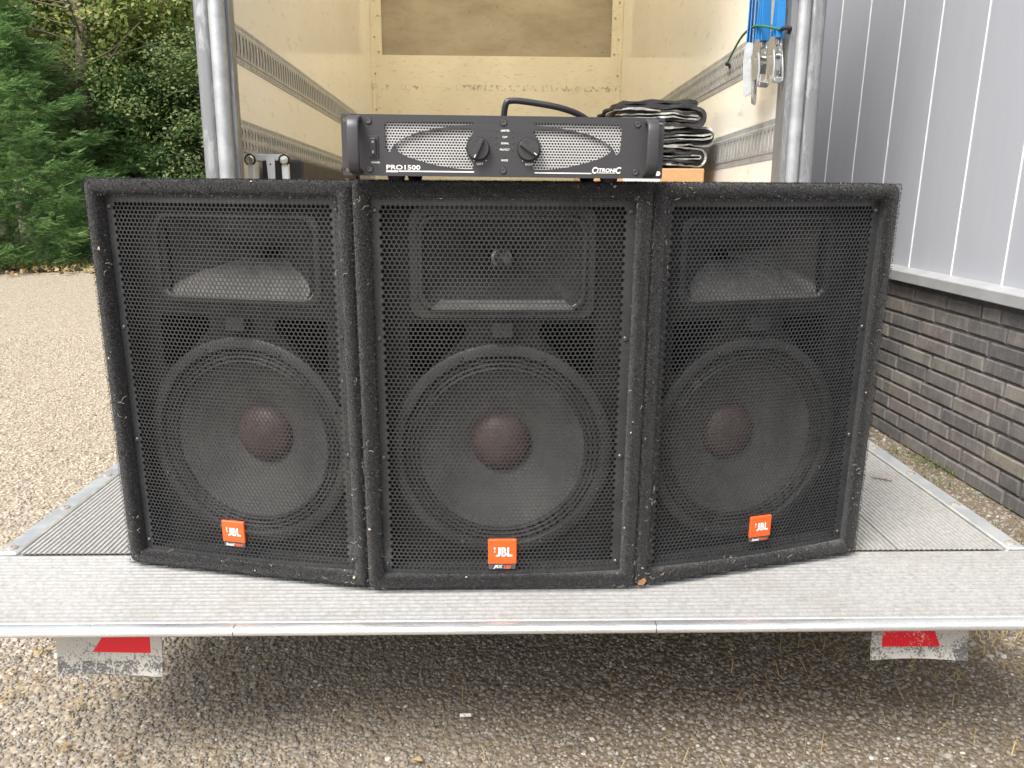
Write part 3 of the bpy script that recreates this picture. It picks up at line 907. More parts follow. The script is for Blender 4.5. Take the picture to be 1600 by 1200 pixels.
bmesh_half = [brick_mesh(BL / 2 - J / 2, 20 + k).mesh('brick', 'grey_brick') for k in range(2)]
rest = MB()
courses = int((ledge - .012) / (BH + J))
rb = random.Random(3)
for c_ in range(courses + 1):
    z = .004 + BH / 2 + c_ * (BH + J)
    if z + BH / 2 > ledge: continue
    y = -2.0 + (c_ % 2) * (BL + J) / 2 + rb.uniform(-.035, .035)
    while y < 10:
        half = rb.random() < .09
        L = BL / 2 - J / 2 if half else BL
        yc = y + L / 2
        if 1.75 < yc < 5.2:
            link('brick', rb.choice(bmesh_half if half else bmesh_full), wh, (rb.uniform(-.002, .002), yc, z), (rb.uniform(-.004, .004), 0, 0))
        else:
            rest.add(brick_mesh(L, rb.randrange(99)), Matrix.Translation((0, yc, z)))
        y += L + J + rb.uniform(-.002, .003)
tag(obj('brickwork', rest, 'grey_brick', wh), kind='stuff')
# sill flashing
sl = MB()
sp = [(.03, .762), (-.038, .742), (-.042, .738), (-.042, .700), (-.036, .696), (-.036, .715), (.0, .716)]
sl.quadgrid([[(p[0], y, p[1]) for p in sp] for y in np.linspace(-2, 10.5, 26)], False, 0)
obj('sill', sl, 'sill_aluminium', wh)
# metal panels with bright joint strips
pw = .300
pmb = MB()
pmb.box((.020, 0, (.752 + 4.6) / 2), (.028, pw - .007, 4.6 - .752), ch=.003)
pme = pmb.mesh('cladding_panel', 'grey_aluminium_panel')
jmb = MB(); jmb.box((.012, 0, (.752 + 4.6) / 2), (.018, .0055, 4.6 - .752), ch=.0015)
jme = jmb.mesh('joint_strip', 'joint_white')
yj0 = 2.42 - 15 * pw
for i in range(42):
    link('cladding_panel', pme, wh, (0, yj0 + (i + .5) * pw, 0))
    link('joint_strip', jme, wh, (0, yj0 + i * pw, 0))
w = MB(); w.box((.14, 4, 2.7), (.20, 13, 4.0)); obj('wall_core', w, 'chassis_black', wh)
w = MB(); w.box((.04, 4, 4.65), (.30, 13, .12)); obj('roof_edge', w, 'sill_aluminium', wh)
# small dirt tufts on the sill at the joints
def blades(P, h, w_, lean, mat, name):
    n = len(P)
    az = rng.uniform(0, 6.283, n); L = h * rng.uniform(.5, 1.3, n); ln = rng.uniform(*lean, n)
    d = np.stack([np.cos(az), np.sin(az)], 1); pr = np.stack([-d[:, 1], d[:, 0]], 1)
    W = w_ * rng.uniform(.7, 1.3, n)
    def pt(t, s):
        hz = L * np.sin(np.clip(1.5 - ln * t, -.05, 1.5)) * t
        rad = L * np.cos(np.clip(1.5 - ln * t, -.05, 1.5)) * t
        o = P.copy(); o[:, :2] += d * rad[:, None] + pr * (W * s)[:, None]; o[:, 2] += np.maximum(hz, .002)
        return o
    V = np.stack([pt(0, .5), pt(0, -.5), pt(.55, -.4), pt(.55, .4), pt(1.0, 0), pt(1.0, .05)], 1).reshape(-1, 3)
    b0 = (np.arange(n) * 6)[:, None]
    F = np.concatenate([b0 + np.array([[0, 1, 2, 3]]), b0 + np.array([[3, 2, 4, 5]])])
    return np_mesh(name, V, F, mat)
def wallfoot(n, y0, y1, wd):
    y = rng.uniform(y0, y1, n); x = 1.875 - .031 * y - np.abs(rng.normal(0, wd, n))
    return np.stack([x, y, np.full(n, .008)], 1)
Pg = wallfoot(5000, 1.2, 6.0, .10); Pg = Pg[np.sin(Pg[:, 1] * 7) + .8 * np.sin(Pg[:, 1] * 17 + Pg[:, 0] * 30) + rng.normal(0, .6, len(Pg)) > .5]
Pp = rectpts(10000, 1.05, 1.80, 1.6, 4.6); Pp = Pp[Pp[:, 0] < 1.87 - .031 * Pp[:, 1]]
V, F = pebbles(Pp, rng.lognormal(math.log(0.0050), 0.35, len(Pp)))
tag(link('gravel', np_mesh('gravel', V, F, 'pebbles', True)), 'dirty pebbles in the gap between the platform and the brick wall', 'gravel', kind='stuff')
tag(link('grass', blades(Pg, .030, .003, (.3, 1.3), 'grass', 'grass')), 'short weeds and moss along the foot of the brick wall', 'grass', kind='stuff')
n_ = 1000
Ps = np.stack([rng.normal(1.12, .30, n_), rng.normal(1.78, .15, n_), np.full(n_, .006)], 1)
tag(link('dry_grass', blades(Ps, .06, .0022, (1.1, 1.5), 'straw', 'dry_grass')), 'dry straw coloured grass on the ground under the right end of the platform', 'grass', kind='stuff')
n_ = 420
Ps = np.stack([rng.uniform(-.9, 1.3, n_), rng.uniform(1.15, 1.9, n_), np.full(n_, .010)], 1)
tag(link('dry_grass', blades(Ps, .05, .0014, (1.35, 1.5), 'straw', 'dry_grass')), 'loose thin straw stalks scattered over the shaded pebbles', 'grass', kind='stuff')
# yellow leaf litter, left side
n_ = 420
Pl = np.stack([rng.normal(-1.08, .17, n_), rng.normal(1.5, .22, n_), rng.uniform(.006, .012, n_)], 1)
cl = rng.choice(n_, 45); Pl = Pl[cl][rng.integers(0, 45, n_)] + rng.normal(0, .012, (n_, 3)) * np.array([1, 1, .1])
n2 = 1100
P2 = np.stack([rng.uniform(-11, -2, n2), rng.normal(9.75, .35, n2), rng.uniform(.014, .03, n2)], 1)
tag(link('leaf_litter', blades(Pl, .012, .006, (1.3, 1.5), 'litter', 'leaf_litter')), 'small clumps of yellow moss and leaf bits left of the flag', 'leaf litter', kind='stuff')
tag(link('leaf_litter', blades(P2, .10, .045, (1.2, 1.5), 'litter', 'leaf_litter')), 'fallen brown leaves along the edge of the hedge', 'leaf litter', kind='stuff')
P3 = np.stack([rng.uniform(-11, -2, 5000), rng.normal(9.95, .22, 5000), np.full(5000, .012)], 1)
tag(link('grass', blades(P3, .13, .008, (.2, 1.0), 'grass', 'grass')), 'rough grass along the foot of the hedge', 'grass', kind='stuff')

# ================================================================== TREES
def leaf_quads(C, N, size, name, mat):
    n = len(C)
    N = N / np.linalg.norm(N, axis=1, keepdims=True)
    r = rng.normal(0, 1, (n, 3)); T = np.cross(N, r); T /= np.linalg.norm(T, axis=1, keepdims=True); B = np.cross(N, T)
    s = size * rng.uniform(.6, 1.3, n)[:, None]
    V = np.stack([C - T * s * .5, C + B * s * .28 + N * s * .06, C + T * s * .55, C - B * s * .28 + N * s * .06], 1).reshape(-1, 3)
    F = np.arange(n * 4).reshape(-1, 4)
    return np_mesh(name, V, F, mat)
def crown(center, rad, nclump, per, size, mat, clump=.22, shell=.55, zmin=.05, flat=.6):
    u = rng.normal(0, 1, (nclump, 3)); u /= np.linalg.norm(u, axis=1, keepdims=True)
    rr_ = rng.uniform(shell, 1.0, nclump) ** .6
    wob = 1 + .22 * np.sin(u[:, 0] * 7 + center[0]) * np.sin(u[:, 2] * 6 + 1) + .12 * np.sin(u[:, 1] * 13)
    C = np.array(center) + u * (rr_ * wob)[:, None] * np.array(rad)
    C = np.repeat(C, per, 0)
    off = rng.normal(0, clump, C.shape) * np.array([1, 1, flat])
    C = C + off
    C = C[C[:, 2] > zmin]
    out = (C - np.array(center)) / np.array(rad)
    N = rng.normal(0, .55, C.shape) + np.array([0, 0, .75]) + out * .55
    return leaf_quads(C, N, size, 'crown', mat)
def trunk(base, top, r0, r1, limbs, seed, lr=.35):
    rr_ = random.Random(seed); m_ = MB()
    b_, t = Vector(base), Vector(top)
    pts = [b_.lerp(t, k / 7) + Vector((rr_.uniform(-.08, .08), rr_.uniform(-.08, .08), 0)) * (0 if k == 0 else 1) for k in range(8)]
    m_.tube(pts, [r0 + (r1 - r0) * k / 7 for k in range(8)], 9)
    for i in range(limbs):
        f = rr_.uniform(.25, .95); p = b_.lerp(t, f); a = rr_.uniform(0, 6.28); L = rr_.uniform(.6, 1.5)
        e = p + Vector((math.cos(a) * L, math.sin(a) * L, rr_.uniform(.1, .7) * L))
        mid = p.lerp(e, .5) + Vector((0, 0, rr_.uniform(-.1, .2)))
        m_.tube(spline([p, mid, e], 4), [(lr * r0) * (1 - k / 9) + .004 for k in range(9)], 6)
    return m_
def tree(name, label, base, h, r0, cc, rad, ncl, per, size, mat, seed, limbs=10, grp='trees and shrubs behind the gravel', **kw):
    t = thing(name, label, 'shrub' if 'shrub' in name else 'tree', base, 0, grp)
    m_ = trunk((0, 0, 0), (0.1, 0, h), r0, r0 * .4, limbs, seed, .09 if limbs > 30 else .3)
    obj('trunk', m_, 'bark', t, 60)
    link('crown', crown(cc, rad, ncl, per, size, mat, **kw), t)
    return t
def conifer(label, base, h, rmax, mat, nbr, nfr, seed, L=.34, grp='conifers at the edge of the gravel'):
    r_ = np.random.default_rng(seed)
    t = thing('conifer_tree', label, 'tree', base, 0, grp)
    obj('trunk', trunk((0, 0, 0), (0, 0, h * .95), .035, .015, 0, seed), 'bark', t, 60)
    # frond template: leaflets along a curved axis in local x, spread in y
    K = 5; Q = []
    for k in range(K):
        f = (k + .5) / K; x = f; zz = -.10 * f * f + .10 * f ** 3
        ll = .42 * (1 - f) ** .7 + .12
        for s in (1, -1):
            dx, dy = ll * .80, ll * .62 * s
            Q.append([(x, 0, zz), (x + dx * .55 - .02, dy * .6 + .016 * s, zz - .015), (x + dx, dy, zz - .03), (x + dx * .55 + .03, dy * .6 - .020 * s, zz + .01)])
    Q = np.array(Q)
    hh = r_.uniform(0, 1, nbr) ** 1.5
    az = r_.uniform(0, 6.283, nbr)
    V = []
    for b_ in range(nbr):
        z0 = .12 + hh[b_] * (h - .15)
        prof_ = (1 - hh[b_]) ** .75 * (0.72 + .28 * min(1, hh[b_] * 6 + .3))
        rad_ = rmax * prof_ * (r_.uniform(.72, 1.12) if b_ % 4 else r_.uniform(.35, .7)) + .08
        a = az[b_]
        for k in range(nfr):
            f = r_.uniform(.5, 1.0)
            lat = r_.normal(0, .11) * (1.25 - f)
            rr_ = rad_ - (1 - f) * .62
            aa = a
            p = np.array([math.cos(aa) * rr_ - math.sin(aa) * lat * 2, math.sin(aa) * rr_ + math.cos(aa) * lat * 2, z0 - .16 * f + .26 * f ** 3 - abs(lat) * .5 + r_.normal(0, .022)])
            yaw = aa + r_.normal(0, .55); pitch = r_.normal(.12, .28); roll = r_.normal(0, .4)
            s = L * r_.uniform(.65, 1.25)
            M = np.array((Matrix.Rotation(yaw, 3, 'Z') @ Matrix.Rotation(-pitch, 3, 'Y') @ Matrix.Rotation(roll, 3, 'X')))
            V.append((Q.reshape(-1, 3) * s) @ M.T + p)
    V = np.concatenate(V)
    link('crown', np_mesh('crown', V, np.arange(len(V)).reshape(-1, 4), mat), t)
    return t
conifer('bright green feathery conifer at the left edge of the gravel', (-6.75, 10.75, 0), 4.1, 2.05, 'conifer_green', 1350, 30, 1, .135)
conifer('darker low conifer between the bright conifer and the broadleaf shrubs', (-5.05, 11.9, 0), 2.5, 1.15, 'conifer_dark', 420, 26, 2, .125)
tree('broadleaf_tree', 'ivy tangled tree with bare brown trunk behind the bright conifer', (-5.82, 11.95, 0), 5.6, .12, (-.3, .55, 3.3), (1.1, .6, 1.4), 190, 60, .070, 'leaf_yellow', 11, 90, shell=.4)
tree('broadleaf_tree', 'yellow green leafy tree rising above the shrubs next to the truck', (-4.55, 12.9, 0), 5.5, .12, (-.1, -.3, 3.8), (1.45, 1.2, 1.25), 220, 95, .070, 'leaf_yellow', 12, 16, clump=.18)
tree('broadleaf_shrub', 'dense dark green shrub close to the left rear post', (-4.0, 12.3, 0), 2.4, .08, (0, 0, 1.75), (1.35, 1.1, 1.55), 250, 120, .058, 'leaf_dark', 13, 24, clump=.15, shell=.6)
tree('broadleaf_shrub', 'mid green small leaved shrub above the low conifer', (-5.45, 12.5, 0), 2.6, .08, (0, 0, 2.0), (.95, .8, 1.15), 260, 85, .056, 'leaf_mid', 14, 10)
tree('broadleaf_tree', 'pale leaved tree in the top left corner behind the conifer', (-8.0, 13.2, 0), 5.6, .14, (0, -.2, 3.9), (1.6, 1.2, 1.6), 190, 65, .095, 'leaf_yellow', 15, 12)
tree('broadleaf_shrub', 'dark shrub half hidden behind the left truck wall', (-2.4, 12.6, 0), 2.8, .09, (0, 0, 2.1), (1.3, 1.1, 2.0), 240, 70, .085, 'leaf_dark', 16, 10)
tree('broadleaf_tree', 'dark leaved tree behind the yellow green tree', (-5.2, 14.6, 0), 6.2, .16, (0, 0, 3.9), (2.2, 1.2, 2.4), 300, 70, .10, 'leaf_dark', 17, 12)
tree('broadleaf_tree', 'dark leaved tree behind the ivy tangled trunk', (-8.6, 15.0, 0), 6.2, .16, (0, 0, 3.7), (2.4, 1.2, 2.6), 300, 70, .10, 'leaf_dark', 18, 12)
# far wood as one mass
C = np.stack([rng.uniform(-18, 1, 60000), rng.normal(17.2, .7, 60000), rng.uniform(0, 7.5, 60000)], 1)
C[:, 2] *= (1 + .15 * np.sin(C[:, 0] * 1.3))
N = rng.normal(0, .6, C.shape) + np.array([0, -.4, .7])
tag(link('far_wood', leaf_quads(C, N, .24, 'far_wood', 'leaf_dark')), 'dark mass of trees far behind the hedge', 'wood', kind='stuff')

# ================================================================== LOUDSPEAKERS
SW, SH, SD, TAPER = .470, .6965, .38, .0535
def cab_mesh():
    m_ = MB()
    cz = SH / 2
    prof = [  # inset, y, corner radius
        (.0, .030, .012), (.0, .010, .012), (.0016, .0045, .012), (.0055, .0008, .011), (.010, 0, .010), (.0165, .0006, .007), (.0215, .0035, .006), (.0238, .009, .005), (.0245, .075, .004)]
    loops = [[(x, y, z) for x, z in rrect(SW - 2 * i, SH - 2 * i, r, 4, 0, cz)] for i, y, r in prof]
    back = [(x * (SW - 2 * TAPER) / SW, SD - .012, z) for x, z in rrect(SW, SH, .012, 4, 0, cz)]
    back2 = [(x * (SW - 2 * TAPER - .02) / SW, SD, cz + (z - cz) * (SH - .02) / SH) for x, z in rrect(SW, SH, .012, 4, 0, cz)]
    m_.quadgrid([back2, back] + loops)
    m_.f.append(tuple(range(len(back)))[::-1]); m_.m.append(0)
    return m_.mesh('cabinet', 'carpet', 60)
CAB = cab_mesh()
def cone_z(c): return c
HZ, WZ, WR = .566, .236, .186
YB = .060      # baffle front
port_l = [(-.158, .462), (-.158, .372), (-.140, .368), (-.062, .442), (-.062, .458), (-.070, .466), (-.150, .466)]
port_r = [(-x, z) for x, z in port_l][::-1]
bf = MB(); bf.plate([(-.2125, .022), (.2125, .022), (.2125, .674), (-.2125, .674)],
                    [circ(.172, 40, 0, WZ), rrect(.262, .142, .02, 4, 0, HZ), port_l, port_r], YB, YB + .016)
BAF = bf.mesh('baffle', 'baffle_black')
# horns: flange, rounded lip and flare
def horn_mesh(mw, mh, ex, ez, dep, mat, flange):
    hn = MB()
    if flange:
        hn.plate(rrect(mw + .034, mh + .032, .022, 6, 0, HZ), [rrect(mw + .004, mh + .004, .022, 6, 0, HZ)], YB - .008, YB)
    mouth = rrect(mw, mh, .026, 6)
    NQ = len(mouth)
    loops = []
    for gr, dy in (((.004, -.006), (.004, -.011), (.0025, -.0145), (.0, -.016), (-.003, -.0155), (-.006, -.012)) if flange else ((.004, .001), (.004, -.002), (.0025, -.003), (.0, -.004), (-.003, -.0045), (-.006, -.005))):
        k1, k2 = (mw + 2 * gr) / mw, (mh + 2 * gr) / mh
        loops.append([(x * k1, YB + dy, HZ + z * k2) for x, z in mouth])
    mw2, mh2 = mw - .012, mh - .012
    for t in np.linspace(0, 1, 16):
        lp = []
        for k in range(NQ):
            mx, mz = mouth[k][0] * mw2 / mw, mouth[k][1] * mh2 / mh
            a = math.atan2(mz, mx)
            cx_, cz_ = .015 * math.cos(a), .015 * math.sin(a)
            fx, fz = (1 - t) ** ex, (1 - t) ** ez
            lp.append((cx_ + (mx - cx_) * fx, (YB - .010 if flange else YB - .004) + dep * t ** .9, HZ + cz_ + (mz - cz_) * fz))
        loops.append(lp)
    hn.quadgrid(loops, True, 0, True)
    if flange:          # highlight on the lower lip, painted as a paler material
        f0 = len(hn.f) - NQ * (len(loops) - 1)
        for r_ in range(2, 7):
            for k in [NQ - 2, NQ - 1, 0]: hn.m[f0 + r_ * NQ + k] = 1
    if not flange:      # sky light on the floor of the flare, painted as a paler material
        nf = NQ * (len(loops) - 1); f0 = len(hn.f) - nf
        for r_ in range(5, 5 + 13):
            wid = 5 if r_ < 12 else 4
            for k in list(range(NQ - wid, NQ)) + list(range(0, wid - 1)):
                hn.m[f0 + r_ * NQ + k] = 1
    return hn.mesh('horn', [mat, 'lit_horn_plastic'], 50)
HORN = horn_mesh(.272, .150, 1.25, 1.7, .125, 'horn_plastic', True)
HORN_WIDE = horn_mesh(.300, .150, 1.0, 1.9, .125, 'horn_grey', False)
th = MB(); th.lathe([(.0185, .104), (.0185, .100), (.014, .098), (.0125, .104), (.010, .112), (.004, .106), (.0005, .104)], 20, 0, (0, YB - .008, HZ))
THR = th.mesh('throat', 'throat_metal', True)
wf = MB()
wf.lathe([(.194, YB), (.194, YB - .006), (.190, YB - .009), (.176, YB - .009), (.172, YB - .005), (.171, YB)], 64, 0, (0, 0, WZ))
RING = wf.mesh('woofer_frame', 'surround', 40)
sr = [(.171, YB)]
for i in range(25):
    u = i / 24
    sr.append((.170 - .024 * u, YB + .002 - .005 * abs(math.sin(u * math.pi * 3))))
su = MB(); su.lathe(sr, 64, 0, (0, 0, WZ)); SURR = su.mesh('surround', 'surround', 60)
co = MB()
cp = []
for i in range(15):
    u = i / 14; r = .146 - .100 * u
    cp.append((r, YB + .002 + .056 * (u ** .85) + (.0012 if i % 3 == 0 else 0)))
co.lathe(cp, 64, 0, (0, 0, WZ)); CONE = co.mesh('cone', 'cone_paper', 50)
dc = MB(); dc.lathe([(.055 * math.sin(a), YB + .053 - .030 * (math.cos(a) - 0) + .004) for a in np.linspace(math.pi / 2, .01, 10)], 40, 0, (0, 0, WZ))
DCAP = dc.mesh('dust_cap', 'dust_cap', True)
bo = MB(); bo.lathe([(.0042, 0), (.0042, -.002), (.0028, -.0035), (.0004, -.0035)], 10)
SCREW = bo.mesh('screw', 'screw_dark', True)
tb = MB(); tb.box((0, YB - .012, .455), (.036, .024, .024), ch=.002); TAB = tb.mesh('grille_bracket', 'horn_plastic')
# grille: bowed perforated sheet with plain margins
GHW, GY = .2095, .021
BOW = .010
V, F = hexplate(-.1930, .1930, .0345, .6620, .00772, .00326, .0014, 2, 10, BOW, GHW)
GR = hex_mesh('grille', V, F, 'grille_paint')
def bowy(x, extra=0): return GY - BOW * max(0, 1 - (x / GHW) ** 2) + extra
mg = MB()
XS = np.linspace(-GHW, GHW, 33)
def strip(x0, x1, z0, z1):
    xs = np.linspace(x0, x1, max(2, int((x1 - x0) / .012) + 2))
    mg.quadgrid([[(x, bowy(x, .0006), z0), (x, bowy(x, .0006), z1)] for x in xs], False)
strip(-GHW, -.1970, .0250, .6715); strip(.1970, GHW, .0250, .6715)
strip(-.1970, .1970, .0250, .0305); strip(-.1970, .1970, .6660, .6715)
MARG = mg.mesh('grille_margin', 'grille_paint')
ft = MB(); ft.lathe([(.0005, 0), (.016, 0), (.018, -.003), (.018, -.012), (.0005, -.012)], 16)
f2 = MB(); f2.add(ft, Matrix.Rotation(R(-90), 4, 'X')); FOOT = f2.mesh('foot', 'rubber', 40)
# carpet pile fibres standing off the surface, and lint
def fibres(n, Lm, seed):
    r_ = np.random.default_rng(seed)
    P, Nn = [], []
    cz = SH / 2
    for k in range(n):
        side = r_.integers(0, 4)
        q = r_.uniform(-1, 1)
        u = r_.uniform(0, 1)
        # position over the rounded rim profile
        if u < .55:
            ang = r_.uniform(-.25, math.pi + .1); ins = .0135 - .0135 * math.cos(ang); y = .007 * (1 - math.sin(max(0, ang)) ** .4 if 0 < ang < math.pi else 1) ; nv = (-math.cos(ang), -math.sin(ang))
            if ang > math.pi * .5: ins = min(ins, .0275)
        else:
            ins = 0; y = r_.uniform(.012, .10) if r_.uniform() < .7 else r_.uniform(.1, .37); nv = (-1, 0)
        if side in (0, 1):
            s = 1 if side else -1
            p = (s * (SW / 2 - ins - y * TAPER / SD), y, cz + q * (SH / 2 - ins)); nn = (-s * nv[0], nv[1], 0)
        else:
            s = 1 if side == 2 else -1
            p = (q * (SW / 2 - ins), y, cz + s * (SH / 2 - ins)); nn = (0, nv[1], -s * nv[0])
        P.append(p); Nn.append(nn)
    P, Nn = np.array(P), np.array(Nn)
    D = Nn + r_.normal(0, .75, Nn.shape); D /= np.linalg.norm(D, axis=1, keepdims=True)
    T = np.cross(D, r_.normal(0, 1, D.shape)); T /= np.linalg.norm(T, axis=1, keepdims=True)
    L = Lm * r_.uniform(.4, 1.4, n)[:, None]; W = .00042
    V = np.stack([P - T * W, P + T * W, P + D * L], 1).reshape(-1, 3)
    return V, np.arange(n * 3).reshape(-1, 3), P, Nn
V, F, _, _ = fibres(46000, .0030, 5)
FIB = np_mesh('carpet_pile', V, F, 'fibre')
def lint_mesh(seed, n):
    _, _, P, Nn = fibres(n * 8, .003, seed)
    r_ = random.Random(seed); m_ = MB()
    keep = []
    cl = [P[r_.randrange(len(P))] for _ in range(9)] + [np.array((sx_ * .225, .01, r_.uniform(0, .25))) for sx_ in (-1, 1, -1, 1)]
    for q_ in range(len(P)):
        d_ = min(np.linalg.norm(P[q_] - c0) for c0 in cl)
        if P[q_][1] < .05 and r_.random() < .05 + .95 * math.exp(-(d_ / .045) ** 2): keep.append(q_)
    r_.shuffle(keep); keep = keep[:n]
    P, Nn = P[keep], Nn[keep]
    for p, q in zip(P, Nn):
        p, q = Vector(p), Vector(q).normalized()
        t = q.orthogonal().normalized(); b_ = q.cross(t)
        if r_.random() < .75:
            s = r_.uniform(.0004, .0011) if r_.random() < .88 else r_.uniform(.0014, .003)
            pts = [p + q * .0012 + (t * math.cos(a) + b_ * math.sin(a)) * s * r_.uniform(.4, 1.4) for a in (0, 1.25, 2.5, 3.7, 5.0)]
            m_.face(pts)
        else:
            a = r_.uniform(0, 6.28); d = t * math.cos(a) + b_ * math.sin(a); L = r_.uniform(.004, .012)
            pts = [p + q * .0013, p + q * .003 + d * L * .5 + q.cross(d) * L * .2, p + q * .0018 + d * L]
            m_.tube(pts, .00028, 4)
    return m_
def loudspeaker(label, loc, rz, badge, seed, nl, tilt=0, bs_=1, bx_=0):
    t = thing('loudspeaker', label, 'loudspeaker', loc, rz, 'loudspeakers on the tail lift')
    t.rotation_euler = (0, tilt, rz)
    cab = link('cabinet', CAB, t)
    tag(link('carpet_pile', FIB, cab), kind='stuff')
    li = obj('lint', lint_mesh(seed, nl), 'lint', cab); tag(li, kind='stuff')
    link('baffle', BAF, t)
    h = link('horn', HORN if badge == 'JRX' else HORN_WIDE, t)
    if badge == 'JRX': link('throat', THR, h)
    for x, z in () if badge != 'JRX' else ((-.144, .62), (-.05, .649), (.05, .649), (.144, .62), (-.144, .51), (-.05, .483), (.05, .483), (.144, .51)):
        link('screw', SCREW, h, (x, YB - .008, z))
    wfr = link('woofer', RING, t)
    link('surround', SURR, wfr); link('cone', CONE, wfr); link('dust_cap', DCAP, wfr)
    for k in range(8):
        a = R(22.5 + 45 * k); link('screw', SCREW, wfr, (.183 * math.cos(a), YB - .009, WZ + .183 * math.sin(a)))
    link('grille_bracket', TAB, t)
    g = link('grille', GR, t, (0, GY, 0))
    link('grille_margin', MARG, g, (0, -GY, 0))
    for x in (-.2025, .2025):
        for z in (.652, .446, .240, .042):
            link('screw', SCREW, g, (x, bowy(x) - GY + .0006, z))
    for x in (-.17, .17):
        for y in (.05, .31): link('foot', FOOT, t, (x * (1 - y * .25), y, 0))
    # badge: orange plate with white letters, dark strip with the series name
    by = bowy(0) - .0035; BZ = -.005
    b = MB(); b.box((0, by, .0745 + BZ), (.050, .006, .0465), ch=.0012)
    bo_ = obj('badge', b, 'badge_orange', t)
    if bs_ != 1: bo_.scale = (bs_, 1, bs_); bo_.location = (bx_, bowy(bx_) - bowy(0), .022)
    b = MB(); b.box((0, by + .001, .0455 + BZ), (.048, .004, .0105), ch=.0006)
    st_ = obj('badge_strip', b, 'badge_black', bo_)
    it = [('J', -.0115, .0660, .0085, .0175, 0, dict(bold=.03)), ('B', -.0015, .0660, .0088, .0175, 0, dict(bold=.03)), ('L', .0085, .0660, .0088, .0175, 0, dict(bold=.035))]
    mb_ = joined_text(it, None)
    mb_.face([(-.0152, -.0004, .0835), (-.0142, -.0004, .0785), (-.0128, -.0004, .0785), (-.0118, -.0004, .0835)])
    mb_.face([(-.0146, -.0004, .0740), (-.0124, -.0004, .0740), (-.0124, -.0004, .0762), (-.0146, -.0004, .0762)])
    obj('lettering', mb_, 'white_print', bo_, loc=(0, by - .003, BZ))
    if badge == 'JRX':
        it = [('JRX', -.016, .0415, .0170, .0075, 0, dict(shear=.3, bold=.03)), ('100', .0025, .0415, .0125, .0065, 1, dict(shear=.3, bold=.02))]
    else:
        it = [('Sound', -.019, .0420, .0185, .0068, 0, dict(shear=.25, bold=.03)), ('Factor', .0005, .0420, .0190, .0068, 1, dict(shear=.25, bold=.02))]
    obj('series_lettering', joined_text(it, None), ['white_print', 'badge_orange_text'], bo_, loc=(0, by - .0012, BZ))
    return t
FZ = PZ + .0075
loudspeaker('middle carpeted loudspeaker facing straight ahead under the amplifier', (.018, 1.243, FZ), R(.6), 'JRX', 31, 130)
ang_l, ang_r = R(-12.5), R(15.6)
il = Vector((-.2205, 1.2465)); ir = Vector((.2560, 1.2465))
def center_from(inner, a, sgn):
    return (inner.x + sgn * SW / 2 * math.cos(a), inner.y + sgn * SW / 2 * math.sin(a), FZ)
lsp = loudspeaker('left carpeted loudspeaker turned outward towards the gravel', center_from(il, ang_l, -1), ang_l, 'SF', 32, 150, 0, .87, -.018)
rsp = loudspeaker('right carpeted loudspeaker turned outward towards the brick wall', center_from(ir, ang_r, 1), ang_r, 'SF', 33, 190, 0, .87, .016)
# bare wooden spot on the right speaker's lower inner corner
m_ = MB(); m_.face([(-.232, -.0006, .004), (-.222, -.0012, .003), (-.216, -.001, .010), (-.220, -.0008, .017), (-.231, -.0004, .013)])
obj('bare_wood_patch', m_, 'bare_wood', rsp)

# ================================================================== AMPLIFIER
AZ = PZ + .0075 + SH + .0066
amp = thing('power_amplifier', 'black rack amplifier with silver mesh grilles lying on the middle loudspeaker', 'amplifier', (.0165, 1.222, AZ), R(-.1))
amp.rotation_euler = (0, R(.25), R(-.1))
AW, AH = .482, .088
def zc_(zx, zy):  # drawing units -> panel x, z
    return ((zx - 1506) * .0001655, (825 + .010 * (zx - 300) - zy) * .0001586)
up = [(450, 342), (1225, 338), (1236, 349), (1225, 360), (1100, 368), (900, 395), (720, 435), (600, 490), (520, 545), (490, 585), (484, 606), (474, 610), (455, 595), (440, 565), (434, 380), (438, 352)]
lo_ = [(522, 560), (560, 515), (660, 470), (800, 430), (950, 408), (1100, 400), (1200, 398), (1228, 410), (1236, 428), (1228, 446), (1192, 482), (1168, 540), (1166, 590), (1182, 640), (1215, 690), (1234, 722), (1234, 750), (1220, 764), (1190, 765), (1050, 755), (900, 730), (750, 690), (630, 650), (560, 612), (530, 585)]
U = [zc_(*p) for p in up]; Lw = [zc_(*p) for p in lo_]
Um = [(-x, z) for x, z in U][::-1]; Lm = [(-x, z) for x, z in Lw][::-1]
def ear(sx, z): return rrect(.0095, .0065, .0032, 4, sx * .2345, z)
pn = MB()
pn.plate(rrect(AW, AH, .002, 2, 0, AH / 2), [U, Lw, Um, Lm, ear(-1, .008), ear(1, .008), ear(-1, .080), ear(1, .080)], 0, .004)
obj('front_panel', pn, 'anodised_black', amp)
for s in (-1, 1):
    x0, x1 = (-.180, -.042) if s < 0 else (.042, .180)
    V, F = hexplate(x0, x1, .010, .079, .00455, .00178, .001, 1, 8)
    link('mesh_grille', hex_mesh('mesh_grille', V, F, 'silver_mesh'), amp, (0, .0052, 0))
    m_ = MB(); m_.box((s * .111, .016, .044), (.150, .002, .080)); obj('filter_backing', m_, 'amp_case', amp)
cs = MB(); cs.box((0, .205, .046), (.440, .38, .080), ch=.002); obj('case', cs, 'amp_case', amp)
